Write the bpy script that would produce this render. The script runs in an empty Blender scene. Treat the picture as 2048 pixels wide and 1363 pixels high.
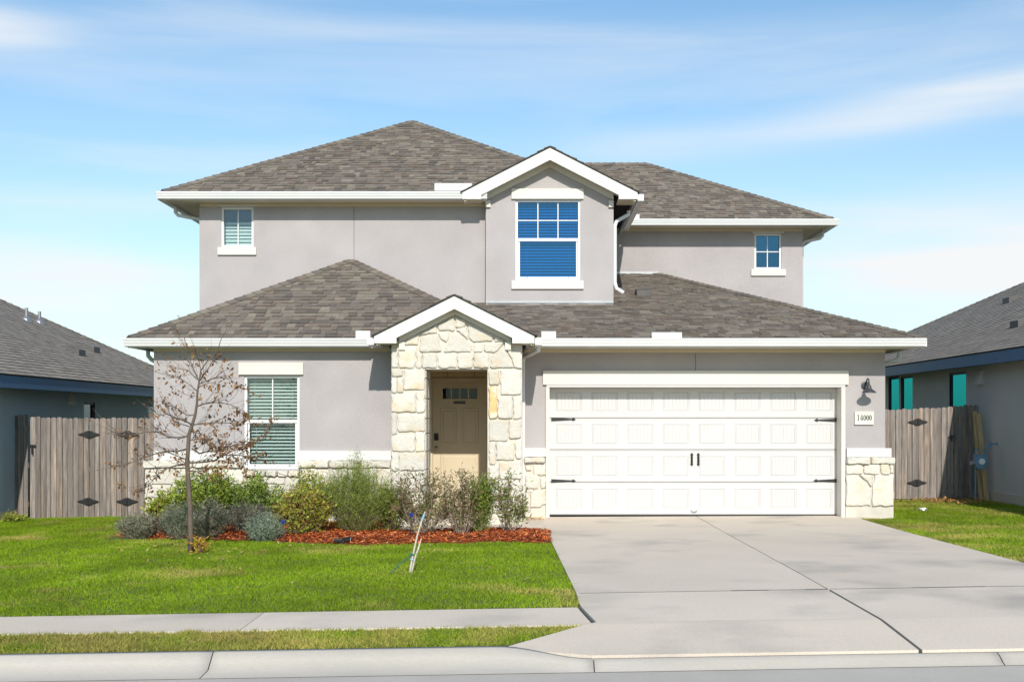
import bpy, math, random
import numpy as np
from mathutils import Vector, Matrix
random.seed(7); rng = np.random.default_rng(7)
sc = bpy.context.scene
# ------------------------------------------------------------------ camera
F, VX, YH, HC = 2400.0, 1060.0, 838.0, 1.62      # focal length and principal point in photo pixels, eye height
cd = bpy.data.cameras.new('camera'); cam = bpy.data.objects.new('camera', cd); sc.collection.objects.link(cam)
cam.location = (0, 0, HC); cam.rotation_euler = (math.radians(90), 0, 0)
cd.sensor_width = 36; cd.lens = F/2048*36
cd.shift_x = (1024-VX)/2048; cd.shift_y = (YH-681.5)/2048
cd.clip_end = 2000; sc.camera = cam
# ------------------------------------------------------------------ world, sun, exposure
SUN_EL, SUN_AZ = math.radians(32), math.radians(6)   # azimuth: to the right of straight behind the camera
ts = Vector((math.sin(SUN_AZ)*math.cos(SUN_EL), -math.cos(SUN_AZ)*math.cos(SUN_EL), math.sin(SUN_EL)))
sl = bpy.data.lights.new('sun', 'SUN'); sl.energy = 5.0; sl.angle = math.radians(.5); sl.color = (1, .95, .87)
so = bpy.data.objects.new('sun', sl); sc.collection.objects.link(so); so.rotation_euler = ts.to_track_quat('Z', 'Y').to_euler()
so.location = ts*60
w = bpy.data.worlds.new('World'); sc.world = w; w.use_nodes = True
wn = w.node_tree; wn.nodes.clear(); N = wn.nodes.new; L = wn.links.new
out = N('ShaderNodeOutputWorld'); bg = N('ShaderNodeBackground'); bg.inputs[1].default_value = .14
sky = N('ShaderNodeTexSky'); sky.sky_type = 'NISHITA'; sky.sun_disc = False; sky.sun_elevation = SUN_EL
sky.sun_rotation = math.atan2(ts.x, ts.y); sky.air_density = 1.0; sky.dust_density = .6; sky.ozone_density = 2.0
tc = N('ShaderNodeTexCoord'); mp = N('ShaderNodeMapping'); mp.inputs['Scale'].default_value = (1, 1, 9); mp.inputs['Rotation'].default_value = (0, math.radians(-5), .5)
mp.inputs['Location'].default_value = (3.1, 1.7, .35)
nz = N('ShaderNodeTexNoise'); nz.inputs['Scale'].default_value = 1.9; nz.inputs['Detail'].default_value = 7; nz.inputs['Roughness'].default_value = .52; nz.inputs['Distortion'].default_value = .35
rp = N('ShaderNodeValToRGB'); rp.color_ramp.elements[0].position = .50; rp.color_ramp.elements[1].position = .88
def mth(op, x, y=None, clamp=False):
    n_ = N('ShaderNodeMath'); n_.operation = op; n_.use_clamp = clamp
    for i_, q_ in enumerate((x, y)):
        if q_ is None: continue
        if isinstance(q_, (int, float)): n_.inputs[i_].default_value = q_
        else: L(q_, n_.inputs[i_])
    return n_.outputs[0]
L(tc.outputs['Generated'], mp.inputs[0]); L(mp.outputs[0], nz.inputs['Vector']); L(nz.outputs['Fac'], rp.inputs[0])
sx = N('ShaderNodeSeparateXYZ'); L(tc.outputs['Generated'], sx.inputs[0]); az = mth('ARCTAN2', sx.outputs[0], sx.outputs[1]); el = sx.outputs[2]
mr = N('ShaderNodeMapRange'); mr.inputs[1].default_value = 0; mr.inputs[2].default_value = .30; mr.inputs[3].default_value = .34; mr.inputs[4].default_value = .02; L(el, mr.inputs[0])
# finer streaky noise shapes the cloud bodies
mp2 = N('ShaderNodeMapping'); mp2.inputs['Scale'].default_value = (2.2, 2.2, 26); mp2.inputs['Rotation'].default_value = (0, math.radians(-4), 0); L(tc.outputs['Generated'], mp2.inputs[0])
nz2 = N('ShaderNodeTexNoise'); nz2.inputs['Scale'].default_value = 1.6; nz2.inputs['Detail'].default_value = 6; nz2.inputs['Roughness'].default_value = .5; L(mp2.outputs[0], nz2.inputs['Vector'])
fac = mth('ADD', mth('MULTIPLY', rp.outputs[0], .55), mr.outputs[0])
for (u0, v0, su, sv, k_, amp) in ((.30, .236, .16, .014, .09, .52), (.40, .258, .13, .016, .05, .38), (.08, .222, .07, .012, .03, .30), (.37, .125, .16, .042, 0, 1.0), (-.40, .105, .14, .026, .02, .7), (-.36, .165, .10, .012, .03, .35), (-.44, .285, .07, .016, -.02, .55), (-.16, .30, .22, .014, .03, .22), (.22, .30, .18, .012, .0, .2)):
    du = mth('SUBTRACT', az, u0); dv = mth('SUBTRACT', mth('SUBTRACT', el, v0), mth('MULTIPLY', du, k_))
    q_ = mth('ADD', mth('POWER', mth('ABSOLUTE', mth('DIVIDE', du, su)), 2.), mth('POWER', mth('ABSOLUTE', mth('DIVIDE', dv, sv)), 2.))
    g_ = mth('EXPONENT', mth('MULTIPLY', q_, -1.)); fac = mth('ADD', fac, mth('MULTIPLY', mth('MULTIPLY', g_, amp), mth('MULTIPLY', nz2.outputs['Fac'], 1.8)))
fac = mth('MINIMUM', fac, 1.)
mx = N('ShaderNodeMixRGB'); mx.inputs[2].default_value = (7.2, 7.35, 7.45, 1)
mul = N('ShaderNodeMixRGB'); mul.blend_type = 'MULTIPLY'; mul.inputs[0].default_value = 1; mul.inputs[2].default_value = (1.02, 1.24, 1.26, 1)
L(fac, mx.inputs[0]); L(sky.outputs[0], mul.inputs[1]); L(mul.outputs[0], mx.inputs[1]); L(mx.outputs[0], bg.inputs[0]); L(bg.outputs[0], out.inputs[0])
vs = sc.view_settings; vs.view_transform = 'Standard'; vs.look = 'None'; vs.gamma = 1; vs.exposure = -0.13; vs.use_curve_mapping = False
# ------------------------------------------------------------------ helpers
def PX(x, D): return (x-VX)*D/F
def PZ(y, D): return HC-(y-YH)*D/F
def P(x, y, D): return (PX(x, D), D, PZ(y, D))

def mat(name, col, rough=.8, var=.12, vscale=3, bump=.0, bscale=60, stretch=(1,1,1), attr=False, spec=.3, metal=0, objvar=0, var2=0, v2scale=40, col2=None, c2range=(.5,.7), c2scale=2, trans=0):
    m = bpy.data.materials.new(name); m.use_nodes = True; t = m.node_tree; n = t.nodes.new; l = t.links.new
    b = t.nodes['Principled BSDF']; b.inputs['Roughness'].default_value = rough; b.inputs['Specular IOR Level'].default_value = spec; b.inputs['Metallic'].default_value = metal
    g = n('ShaderNodeNewGeometry'); mpg = n('ShaderNodeMapping'); mpg.inputs['Scale'].default_value = stretch; l(g.outputs['Position'], mpg.inputs[0]); vec = mpg.outputs[0]
    if objvar:
        oi = n('ShaderNodeObjectInfo'); vm = n('ShaderNodeVectorMath'); vm.operation = 'ADD'; sm = n('ShaderNodeMath'); sm.operation = 'MULTIPLY'; sm.inputs[1].default_value = 37
        l(oi.outputs['Random'], sm.inputs[0]); l(vec, vm.inputs[0]); l(sm.outputs[0], vm.inputs[1]); vec = vm.outputs[0]
    if attr:
        a = n('ShaderNodeAttribute'); a.attribute_name = 'Col'; c = a.outputs['Color']
    else:
        rgb = n('ShaderNodeRGB'); rgb.outputs[0].default_value = (*col, 1); c = rgb.outputs[0]
    if col2:
        nn = n('ShaderNodeTexNoise'); nn.inputs['Scale'].default_value = c2scale; nn.inputs['Detail'].default_value = 5; l(vec, nn.inputs['Vector'])
        mrr = n('ShaderNodeMapRange'); mrr.inputs[1].default_value = c2range[0]; mrr.inputs[2].default_value = c2range[1]; l(nn.outputs['Fac'], mrr.inputs[0])
        mm = n('ShaderNodeMixRGB'); l(mrr.outputs[0], mm.inputs[0]); l(c, mm.inputs[1]); mm.inputs[2].default_value = (*col2, 1); c = mm.outputs[0]
    for vv, ss in ((var, vscale), (var2, v2scale)):
        if vv:
            nn = n('ShaderNodeTexNoise'); nn.inputs['Scale'].default_value = ss; nn.inputs['Detail'].default_value = 6; l(vec, nn.inputs['Vector'])
            mrr = n('ShaderNodeMapRange'); mrr.inputs[1].default_value = .25; mrr.inputs[2].default_value = .75; mrr.inputs[3].default_value = 1-vv; mrr.inputs[4].default_value = 1+vv; l(nn.outputs['Fac'], mrr.inputs[0])
            h = n('ShaderNodeHueSaturation'); l(c, h.inputs['Color']); l(mrr.outputs[0], h.inputs['Value']); c = h.outputs[0]
    if objvar:
        mrr = n('ShaderNodeMapRange'); mrr.inputs[3].default_value = 1-objvar; mrr.inputs[4].default_value = 1+objvar; l(oi.outputs['Random'], mrr.inputs[0])
        h = n('ShaderNodeHueSaturation'); l(c, h.inputs['Color']); l(mrr.outputs[0], h.inputs['Value']); c = h.outputs[0]
    l(c, b.inputs['Base Color'])
    if bump:
        nn = n('ShaderNodeTexNoise'); nn.inputs['Scale'].default_value = bscale; nn.inputs['Detail'].default_value = 5; l(vec, nn.inputs['Vector'])
        bp = n('ShaderNodeBump'); bp.inputs['Strength'].default_value = bump; bp.inputs['Distance'].default_value = .01; l(nn.outputs['Fac'], bp.inputs['Height']); l(bp.outputs[0], b.inputs['Normal'])
    if trans:
        tr = n('ShaderNodeBsdfTranslucent'); l(c, tr.inputs[0]); ms = n('ShaderNodeMixShader'); ms.inputs[0].default_value = trans
        l(b.outputs[0], ms.inputs[1]); l(tr.outputs[0], ms.inputs[2]); l(ms.outputs[0], t.nodes['Material Output'].inputs[0])
    return m
def glass_mat(name, tint, refl=.12, gcol=(.8,.9,1)):
    m = bpy.data.materials.new(name); m.use_nodes = True; t = m.node_tree; n = t.nodes.new; l = t.links.new; t.nodes.remove(t.nodes['Principled BSDF'])
    tr = n('ShaderNodeBsdfTransparent'); tr.inputs[0].default_value = (*tint, 1); gl = n('ShaderNodeBsdfGlossy'); gl.inputs['Roughness'].default_value = .01; gl.inputs[0].default_value = (*gcol, 1)
    fr = n('ShaderNodeFresnel'); fr.inputs[0].default_value = 1.5; a = n('ShaderNodeMath'); a.operation = 'ADD'; a.inputs[1].default_value = refl; l(fr.outputs[0], a.inputs[0])
    ms = n('ShaderNodeMixShader'); l(a.outputs[0], ms.inputs[0]); l(tr.outputs[0], ms.inputs[1]); l(gl.outputs[0], ms.inputs[2]); l(ms.outputs[0], t.nodes['Material Output'].inputs[0])
    return m
M = dict(
 stucco=mat('stucco', (.405,.375,.372), .9, .09, 1.3, .7, 110, var2=.08, v2scale=45),
 trim=mat('trim_paint', (.66,.63,.555), .55, .03, 2, .03, 80),
 white=mat('white_paint', (.65,.64,.61), .5, .05, 3),
 gutter=mat('gutter_white', (.70,.70,.69), .35, .03, 3, spec=.5),
 door_white=mat('garage_door_paint', (.575,.56,.545), .45, .03, 2, .08, 200),
 tan=mat('tan_paint', (.60,.51,.365), .5, .04, 3, .04, 100),
 soffit=mat('soffit_paint', (.66,.58,.42), .7, .04, 2),
 mortar=mat('mortar', (.59,.55,.475), .95, .10, 6, .5, 90),
 stone=mat('limestone', (.605,.57,.50), .92, .09, 3, 1.0, 24, objvar=.09, col2=(.60,.49,.34), c2range=(.52,.72), c2scale=3.5, var2=.06, v2scale=40),
 stone_o=mat('limestone_orange', (.70,.47,.22), .92, .12, 6, .9, 28, col2=(.72,.62,.46), c2range=(.5,.62), c2scale=7),
 stone_t=mat('limestone_tan', (.62,.48,.30), .92, .1, 6, .7, 28),
 deck=mat('roof_felt', (.05,.047,.043), .95, .1, 3),
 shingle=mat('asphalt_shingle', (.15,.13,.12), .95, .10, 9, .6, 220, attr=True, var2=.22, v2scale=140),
 black=mat('black_iron', (.012,.012,.013), .5, .1, 8, spec=.5),
 bronze=mat('dark_bronze', (.05,.055,.06), .45, .1, 8, spec=.5),
 slat=mat('blind_slat', (.85,.86,.84), .5, 0),
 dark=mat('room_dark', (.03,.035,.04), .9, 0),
 wood=mat('cedar_board', (.215,.185,.165), .85, .40, 2.2, .4, 30, stretch=(9,9,.55), objvar=.30, var2=.32, v2scale=9, col2=(.29,.215,.16), c2range=(.52,.7), c2scale=1.1),
 plank=mat('raw_plank', (.45,.33,.17), .85, .2, 3, .3, 30, stretch=(8,8,.6)),
 navy=mat('neighbour_fascia', (.07,.15,.27), .5, .05, 2),
 nwall=mat('neighbour_stucco', (.44,.50,.54), .9, .05, 1.2, .35, 120),
 nwall2=mat('neighbour_stucco_warm', (.58,.56,.53), .9, .05, 1.2, .35, 120),
 nframe=mat('neighbour_frame', (.05,.055,.07), .5, 0),
 concrete=mat('concrete', (.635,.55,.455), .9, .08, .6, .4, 120, var2=.09, v2scale=60, col2=(.34,.31,.285), c2range=(.52,.84), c2scale=.8, objvar=.04),
 curb=mat('kerb_concrete', (.47,.43,.375), .9, .09, 1.1, .25, 160, var2=.06, v2scale=50, stretch=(.5,2,2), col2=(.40,.37,.33), c2range=(.5,.8), c2scale=2.2),
 joint=mat('joint_filler', (.17,.15,.13), .95, .1, 9),
 asphalt=mat('asphalt', (.49,.45,.40), .95, .08, 1.5, .5, 240, var2=.18, v2scale=190),
 soil=mat('soil', (.11,.135,.03), .95, .25, 3, .3, 60),
 grass=mat('grass_blade', (.1,.2,.03), .6, 0, attr=True, spec=.25, trans=.3),
 leaf=mat('leaf', (.1,.2,.03), .55, 0, attr=True, spec=.3, trans=.25),
 chip=mat('mulch_chip', (.4,.1,.03), .9, 0, attr=True),
 bark=mat('bark', (.13,.10,.078), .95, .25, 30, .6, 60, stretch=(1,1,.3)),
 twig=mat('twig', (.20,.15,.11), .9, .2, 30),
 grey_twig=mat('grey_twig', (.30,.24,.19), .9, .2, 30),
 pale=mat('pale_wood', (.55,.48,.42), .8, .2, 30),
 steel=mat('galvanised', (.35,.36,.38), .4, .1, 8, metal=.7),
 meter=mat('meter_blue_grey', (.16,.26,.36), .5, .1, 8),
 vent=mat('roof_vent', (.10,.095,.09), .6, .1, 8),
 blue=mat('blue_plastic', (.02,.045,.22), .4, 0), paper=mat('white_paper', (.8,.8,.78), .8, .05, 9),
 tie=mat('green_tie', (.04,.12,.09), .6, 0), tape=mat('blue_tape', (.25,.45,.55), .5, 0),
 pane=glass_mat('window_glass', (.80,.86,.85), .02), pane_b=glass_mat('window_glass_blue', (.09,.56,.82), .05, (.35,.75,1)), pane_d=glass_mat('door_glass', (.2,.25,.25), .0, (.35,.42,.5)), pane_t=glass_mat('window_glass_teal', (.05,.40,.40), .5, (.02,.34,.37)),
)
COL = sc.collection
def wloc(o):
    v = Vector((0,0,0))
    while o: v += o.location; o = o.parent
    return v
class MB:
    def __init__(s): s.v = []; s.f = []; s.c = []
    def add(s, vs, fs, col=None):
        k = len(s.v); s.v += [tuple(p) for p in vs]; s.f += [tuple(i+k for i in f) for f in fs]
        s.c += [col or (1,1,1)]*len(vs)
    def box(s, x0, x1, y0, y1, z0, z1, col=None):
        vs = [(x,y,z) for x in (x0,x1) for y in (y0,y1) for z in (z0,z1)]
        s.add(vs, [(0,1,3,2),(4,6,7,5),(0,4,5,1),(2,3,7,6),(0,2,6,4),(1,5,7,3)], col)
    def prism(s, poly, axis_vec, col=None):      # poly: 3d points, extruded by axis_vec
        n = len(poly); a = Vector(axis_vec); vs = [Vector(p) for p in poly]+[Vector(p)+a for p in poly]
        s.add(vs, [tuple(range(n))[::-1], tuple(range(n, 2*n))]+[(i, (i+1)%n, n+(i+1)%n, n+i) for i in range(n)], col)
    def tube(s, pts, rad, n=6, col=None, caps=True):
        pts = [Vector(p) for p in pts]; rs = rad if isinstance(rad, (list, tuple)) else [rad]*len(pts); rings = []; vs = []; fs = []
        up = None
        for i, p in enumerate(pts):
            d = (pts[min(i+1, len(pts)-1)]-pts[max(i-1, 0)])
            if d.length < 1e-9: d = Vector((0,0,1))
            d.normalize()
            if up is None: up = d.orthogonal().normalized()
            else:
                up = up-d*up.dot(d)
                up = up.normalized() if up.length > 1e-6 else d.orthogonal().normalized()
            q = d.cross(up)
            for k in range(n): a = 2*math.pi*k/n; vs.append(p+(up*math.cos(a)+q*math.sin(a))*rs[i])
        for i in range(len(pts)-1):
            for k in range(n): fs.append((i*n+k, i*n+(k+1)%n, (i+1)*n+(k+1)%n, (i+1)*n+k))
        if caps: fs.append(tuple(range(n))[::-1]); fs.append(tuple(range((len(pts)-1)*n, len(pts)*n)))
        s.add(vs, fs, col)
    def build(s, name, m, parent=None, bevel=0, smooth=False, col=False, origin=None):
        v = np.array(s.v, float); lo, hi = v.min(0), v.max(0); c = Vector(((lo[0]+hi[0])/2, (lo[1]+hi[1])/2, lo[2])) if origin is None else Vector(origin)
        me = bpy.data.meshes.new(name); me.from_pydata((v-np.array(c)).tolist(), [], s.f)
        if col:
            ca = me.color_attributes.new('Col', 'FLOAT_COLOR', 'POINT'); arr = np.ones((len(s.c), 4)); arr[:, :3] = s.c; ca.data.foreach_set('color', arr.ravel())
        if smooth: me.polygons.foreach_set('use_smooth', [True]*len(me.polygons))
        me.materials.append(M[m]); me.update()
        o = bpy.data.objects.new(name, me); COL.objects.link(o); o.parent = parent; o.location = c-wloc(parent) if parent else c
        if bevel:
            md = o.modifiers.new('bevel', 'BEVEL'); md.width = bevel; md.segments = 2; md.limit_method = 'ANGLE'
        return o
def raw(name, verts, faces4, cols, m, parent=None):   # big numpy mesh; faces (n,k) int, colours per vertex
    me = bpy.data.meshes.new(name); nf, k = faces4.shape
    c = np.array([(verts[:,0].min()+verts[:,0].max())/2, (verts[:,1].min()+verts[:,1].max())/2, verts[:,2].min()])
    me.vertices.add(len(verts)); me.vertices.foreach_set('co', (verts-c).astype(np.float32).ravel())
    me.loops.add(nf*k); me.loops.foreach_set('vertex_index', faces4.astype(np.int32).ravel())
    me.polygons.add(nf); me.polygons.foreach_set('loop_start', np.arange(nf, dtype=np.int32)*k)
    me.update(calc_edges=True)
    ca = me.color_attributes.new('Col', 'FLOAT_COLOR', 'POINT'); arr = np.ones((len(verts), 4), np.float32); arr[:, :3] = cols; ca.data.foreach_set('color', arr.ravel())
    me.materials.append(M[m]); o = bpy.data.objects.new(name, me); COL.objects.link(o); o.parent = parent
    o.location = Vector(c)-wloc(parent) if parent else Vector(c)
    return o
def tag(o, label, cat, group=None):
    o['label'] = label; o['category'] = cat
    if group: o['group'] = group
    return o
def thing(name, label, cat, loc, group=None):
    o = bpy.data.objects.new(name, None); COL.objects.link(o); o.location = loc; o.empty_display_size = .2
    return tag(o, label, cat, group)
def struct(o): o['kind'] = 'structure'; return o
def stuff(o, label=None, cat=None):
    o['kind'] = 'stuff'
    if label: o['label'] = label; o['category'] = cat
    return o
def boxpart(name, m, parent, x0, x1, y0, y1, z0, z1, bevel=0):
    b = MB(); b.box(x0, x1, y0, y1, z0, z1); return b.build(name, m, parent, bevel)
# ------------------------------------------------------------------ terrain
def sstep(a, b, x): t = min(max((x-a)/(b-a), 0), 1); return t*t*(3-2*t)
def G(X, Y):          # yard level: the street climbs to the right, the house pad is level
    k = 1-.75*sstep(11, 19, Y) if X > 0 else 1
    return -.05+.0165*max(min(X, 30), -30)*k
xs = [-200,-100,-60,-40]+[i*1. for i in range(-30, 31)]+[40,60,100,200]
ys = [10.62, 12, 13, 14, 15, 16, 17, 18, 19, 20, 22, 25, 30, 40, 60, 100, 300]
b = MB(); nx = len(xs)
for Y in [-300, -60, -20, -2.2]:
    for X in xs: b.v.append((X, Y, G(X, 0)))
for Y in [-2.0, 10.60]:
    for X in xs: b.v.append((X, Y, G(X, 0)-.35))
for Y in ys:
    for X in xs: b.v.append((X, Y, G(X, Y)))
b.c = [(1,1,1)]*len(b.v); ny = len(b.v)//nx
b.f = [(j*nx+i, j*nx+i+1, (j+1)*nx+i+1, (j+1)*nx+i) for j in range(ny-1) for i in range(nx-1)]
struct(b.build('ground', 'soil'))
g = .0165
def strip(name, m, prof, X0, X1, n=40):   # profile of (Y,z) swept along X with the street grade
    b = MB(); st = [X0+(X1-X0)*i/n for i in range(n+1)]; k = len(prof)
    for X in st:
        for (Y, z) in prof: b.v.append((X, Y, z+g*max(min(X, 30), -30)))
    b.c = [(1,1,1)]*len(b.v)
    b.f = [(i*k+j, (i+1)*k+j, (i+1)*k+j+1, i*k+j+1) for i in range(n) for j in range(k-1)]
    return struct(b.build(name, m))
strip('road', 'asphalt', [(8.47, -.172), (4, -.10), (-.55, -.172)], -60, 60)
strip('far_kerb', 'curb', [(-.53, -.17), (-.8, -.16), (-.98, -.08), (-1.12, -.075), (-1.12, -.3)], -60, 60)
strip('far_verge', 'soil', [(-1.12, -.08), (-2.3, -.05)], -60, 60)
# verge soil, front sidewalk (slabs), kerb with driveway drop
YB, YL = 8.88, 8.63
SWB, SWF = 10.60, 9.70                       # sidewalk back and front
b = MB(); pts = [(-40, SWF), (.50, SWF), (-.22, YB), (-40, YB)]
pts2 = [(-40, SWF), (-6, SWF), (.53, SWF), (-.22, YB), (-6, YB), (-40, YB)]
b.add([(x, y, -.062+g*max(x, -30)) for x, y in pts2], [(0,1,4,5), (1,2,3,4)]); struct(b.build('verge_soil', 'soil'))
side = struct(MB.build((lambda b: (b.add([(x, y, -.08+g*max(x,-30)) for x, y in ((-40, SWF+.02), (.4, SWF+.02), (.4, SWB-.02), (-40, SWB-.02))], [(0,1,2,3)]), b)[1])(MB()), 'sidewalk', 'joint'))
xj = [.50-.0, -2.35, -5.0, -7.7, -10.4, -13.1]
for i in range(len(xj)-1):
    b = MB(); x1 = xj[i]-.004 if i else .508; x0 = xj[i+1]+.003
    if i == 0: x1b = .418
    else: x1b = x1
    top = [(x0, SWF), (x1, SWF), (x1b, SWB), (x0, SWB)]
    b.prism([(x, y, -.13+g*x) for x, y in top], (0, 0, .085)); b.build('slab', 'concrete', side, .004)
for i in range(4):                            # the walk goes on past the driveway
    x0, x1 = (5.62 if i == 0 else 5.42+2.6*i+.003), 5.42+2.6*(i+1)-.003
    b = MB(); b.prism([(x, y, -.13+g*x) for x, y in ((x0, SWF), (x1, SWF), (x1, SWB), (x0-(.16 if i == 0 else 0), SWB))], (0, 0, .085)); b.build('slab', 'concrete', side, .004)
b = MB(); b.add([(x, y, -.062+g*x) for x, y in ((5.56, SWF+.02), (15.8, SWF+.02), (15.8, YB), (5.95, YB))], [(0,1,2,3)]); struct(b.build('verge_soil', 'soil'))
# kerb: left rolled part, transition, dropped part
def kerb_seg(X0, X1, n, name='kerb'):
    b = MB(); k = 6
    for i in range(n+1):
        X = X0+(X1-X0)*i/n; t = sstep(-.25, .45, X)-sstep(5.6, 6.3, X)
        back = YB+(YL-YB)*t; f0 = back-.06+.03*t; f1 = 8.68+(8.50-8.68)*t
        pr = [(back, -.25), (back, -.050+(-.104+.050)*t), (f0, -.055+(-.106+.055)*t), ((f0+f1)/2, -.105+(-.124+.105)*t), (f1, -.155), (8.46, -.168)]
        for (Y, z) in pr: b.v.append((X, Y, z+g*X))
    b.c = [(1,1,1)]*len(b.v); b.f = [(i*k+j, (i+1)*k+j, (i+1)*k+j+1, i*k+j+1) for i in range(n) for j in range(k-1)]
    b.f += [tuple(range(k))[::-1], tuple(range(n*k, n*k+k))]
    return b
kroot = struct(strip('kerb', 'joint', [(8.9, -.19), (8.5, -.19)], -30, 30))
ks = [-12.9, -9.3, -6.0, -2.33, .455, 3.35, 6.9, 10.5, 14.0]
for i in range(len(ks)-1): kerb_seg(ks[i]+.0035, ks[i+1]-.0035, 30).build('kerb_block', 'curb', kroot, 0, True)
# driveway: slabs with joints
drive = struct(MB.build((lambda b: (b.add([(.3, 8.7, -.16), (6.2, 8.7, -.06), (5.4, 20.3, -.035), (.2, 20.3, -.06)], [(0,1,2,3)]), b)[1])(MB()), 'driveway', 'joint'))
def DZ(X, Y):
    if Y >= 9.6: return G(X, Y)+.024
    return -.026+g*X+(-.084+.026)*(9.6-Y)/.97
def dl(Y):                                   # left edge of the driveway
    return .17+(.44-.17)*min((20-Y)/8.7, 1) if Y > 10.6 else .44+(.52-.44)*(10.6-Y)/.74
def slab(xl, xr, ya, yb, n=8, m=4):
    b = MB(); P0 = []
    for i in range(n+1):
        Y = ya+(yb-ya)*i/n
        for j in range(m+1):
            a, c = xl(Y), xr(Y); X = a+(c-a)*j/m; P0.append((X, Y, DZ(X, Y)))
    N1 = len(P0); b.add(P0+[(x, y, z-.10) for x, y, z in P0], [])
    q = lambda i, j: i*(m+1)+j
    b.f = [(q(i,j), q(i,j+1), q(i+1,j+1), q(i+1,j)) for i in range(n) for j in range(m)]
    ring = [q(0,j) for j in range(m+1)]+[q(i,m) for i in range(1,n+1)]+[q(n,j) for j in range(m-1,-1,-1)]+[q(i,0) for i in range(n-1,0,-1)]
    b.f += [(ring[i], ring[i]+N1, ring[(i+1)%len(ring)]+N1, ring[(i+1)%len(ring)]) for i in range(len(ring))]
    return b.build('slab', 'concrete', drive, 0)
CX = 2.81; YJ = 11.32
rE = lambda Y: 5.41+(0 if Y > 10 else (10-Y)*.5)
slab(dl, lambda Y: CX-.006, YJ+.009, 20.27); slab(lambda Y: CX+.006, rE, YJ+.009, 20.27)
slab(dl, lambda Y: CX-.014, 9.70, YJ-.009); slab(lambda Y: CX+.014, rE, 8.635, YJ-.009, 16)
def flare(Y): return .53-(.75)*(9.695-Y)/.815 if Y > 8.88 else -.22+(8.88-Y)/.25*.68
slab(flare, lambda Y: CX-.014, 8.635, 9.70, 24)
for (xa, xb, wj) in ((.46, 1.9, .02), (1.9, 2.25, .05), (2.25, 2.6, .025), (2.6, 2.8, .05), (2.83, 3.6, .02), (3.6, 4.3, .045), (4.3, 5.4, .02)):
    b = MB(); b.add([(xa, YJ-wj/2, DZ(xa, YJ)+.0015), (xb, YJ-wj/2, DZ(xb, YJ)+.0015), (xb, YJ+wj/2, DZ(xb, YJ)+.0015), (xa, YJ+wj/2, DZ(xa, YJ)+.0015)], [(0,1,2,3)]); b.build('joint_filler', 'joint', drive)
# ------------------------------------------------------------------ the house
H = thing('house', 'two storey grey stucco house with limestone porch and white garage door', 'house', (0, 21, 0))
def wall_holes(name, m, x0, x1, z0, z1, Y, holes, depth=.16, parent=H, thick=.2):
    b = MB(); X = sorted(set([x0, x1]+[h[0] for h in holes]+[h[1] for h in holes])); Z = sorted(set([z0, z1]+[h[2] for h in holes]+[h[3] for h in holes]))
    for i in range(len(X)-1):
        for j in range(len(Z)-1):
            cx, cz = (X[i]+X[i+1])/2, (Z[j]+Z[j+1])/2
            if any(h[0] < cx < h[1] and h[2] < cz < h[3] for h in holes): continue
            b.add([(X[i],Y,Z[j]), (X[i+1],Y,Z[j]), (X[i+1],Y,Z[j+1]), (X[i],Y,Z[j+1])], [(0,1,2,3)])
    for h in holes:
        a = [(h[0],Y,h[2]), (h[1],Y,h[2]), (h[1],Y,h[3]), (h[0],Y,h[3])]; c = [(x, Y+depth, z) for x, y, z in a]
        b.add(a+c, [(0,4,5,1), (1,5,6,2), (2,6,7,3), (3,7,4,0)])
    # ends and top so that the wall has thickness
    a = [(x0,Y,z0), (x1,Y,z0), (x1,Y,z1), (x0,Y,z1)]; c = [(x, Y+thick, z) for x, y, z in a]
    b.add(a+c, [(0,3,7,4), (1,5,6,2), (3,2,6,7)])
    return b.build(name, m, parent)
YLW, YGW, YUL, YDM, YUR = 19.62, 20.0, 22.40, 22.20, 25.90
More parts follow.
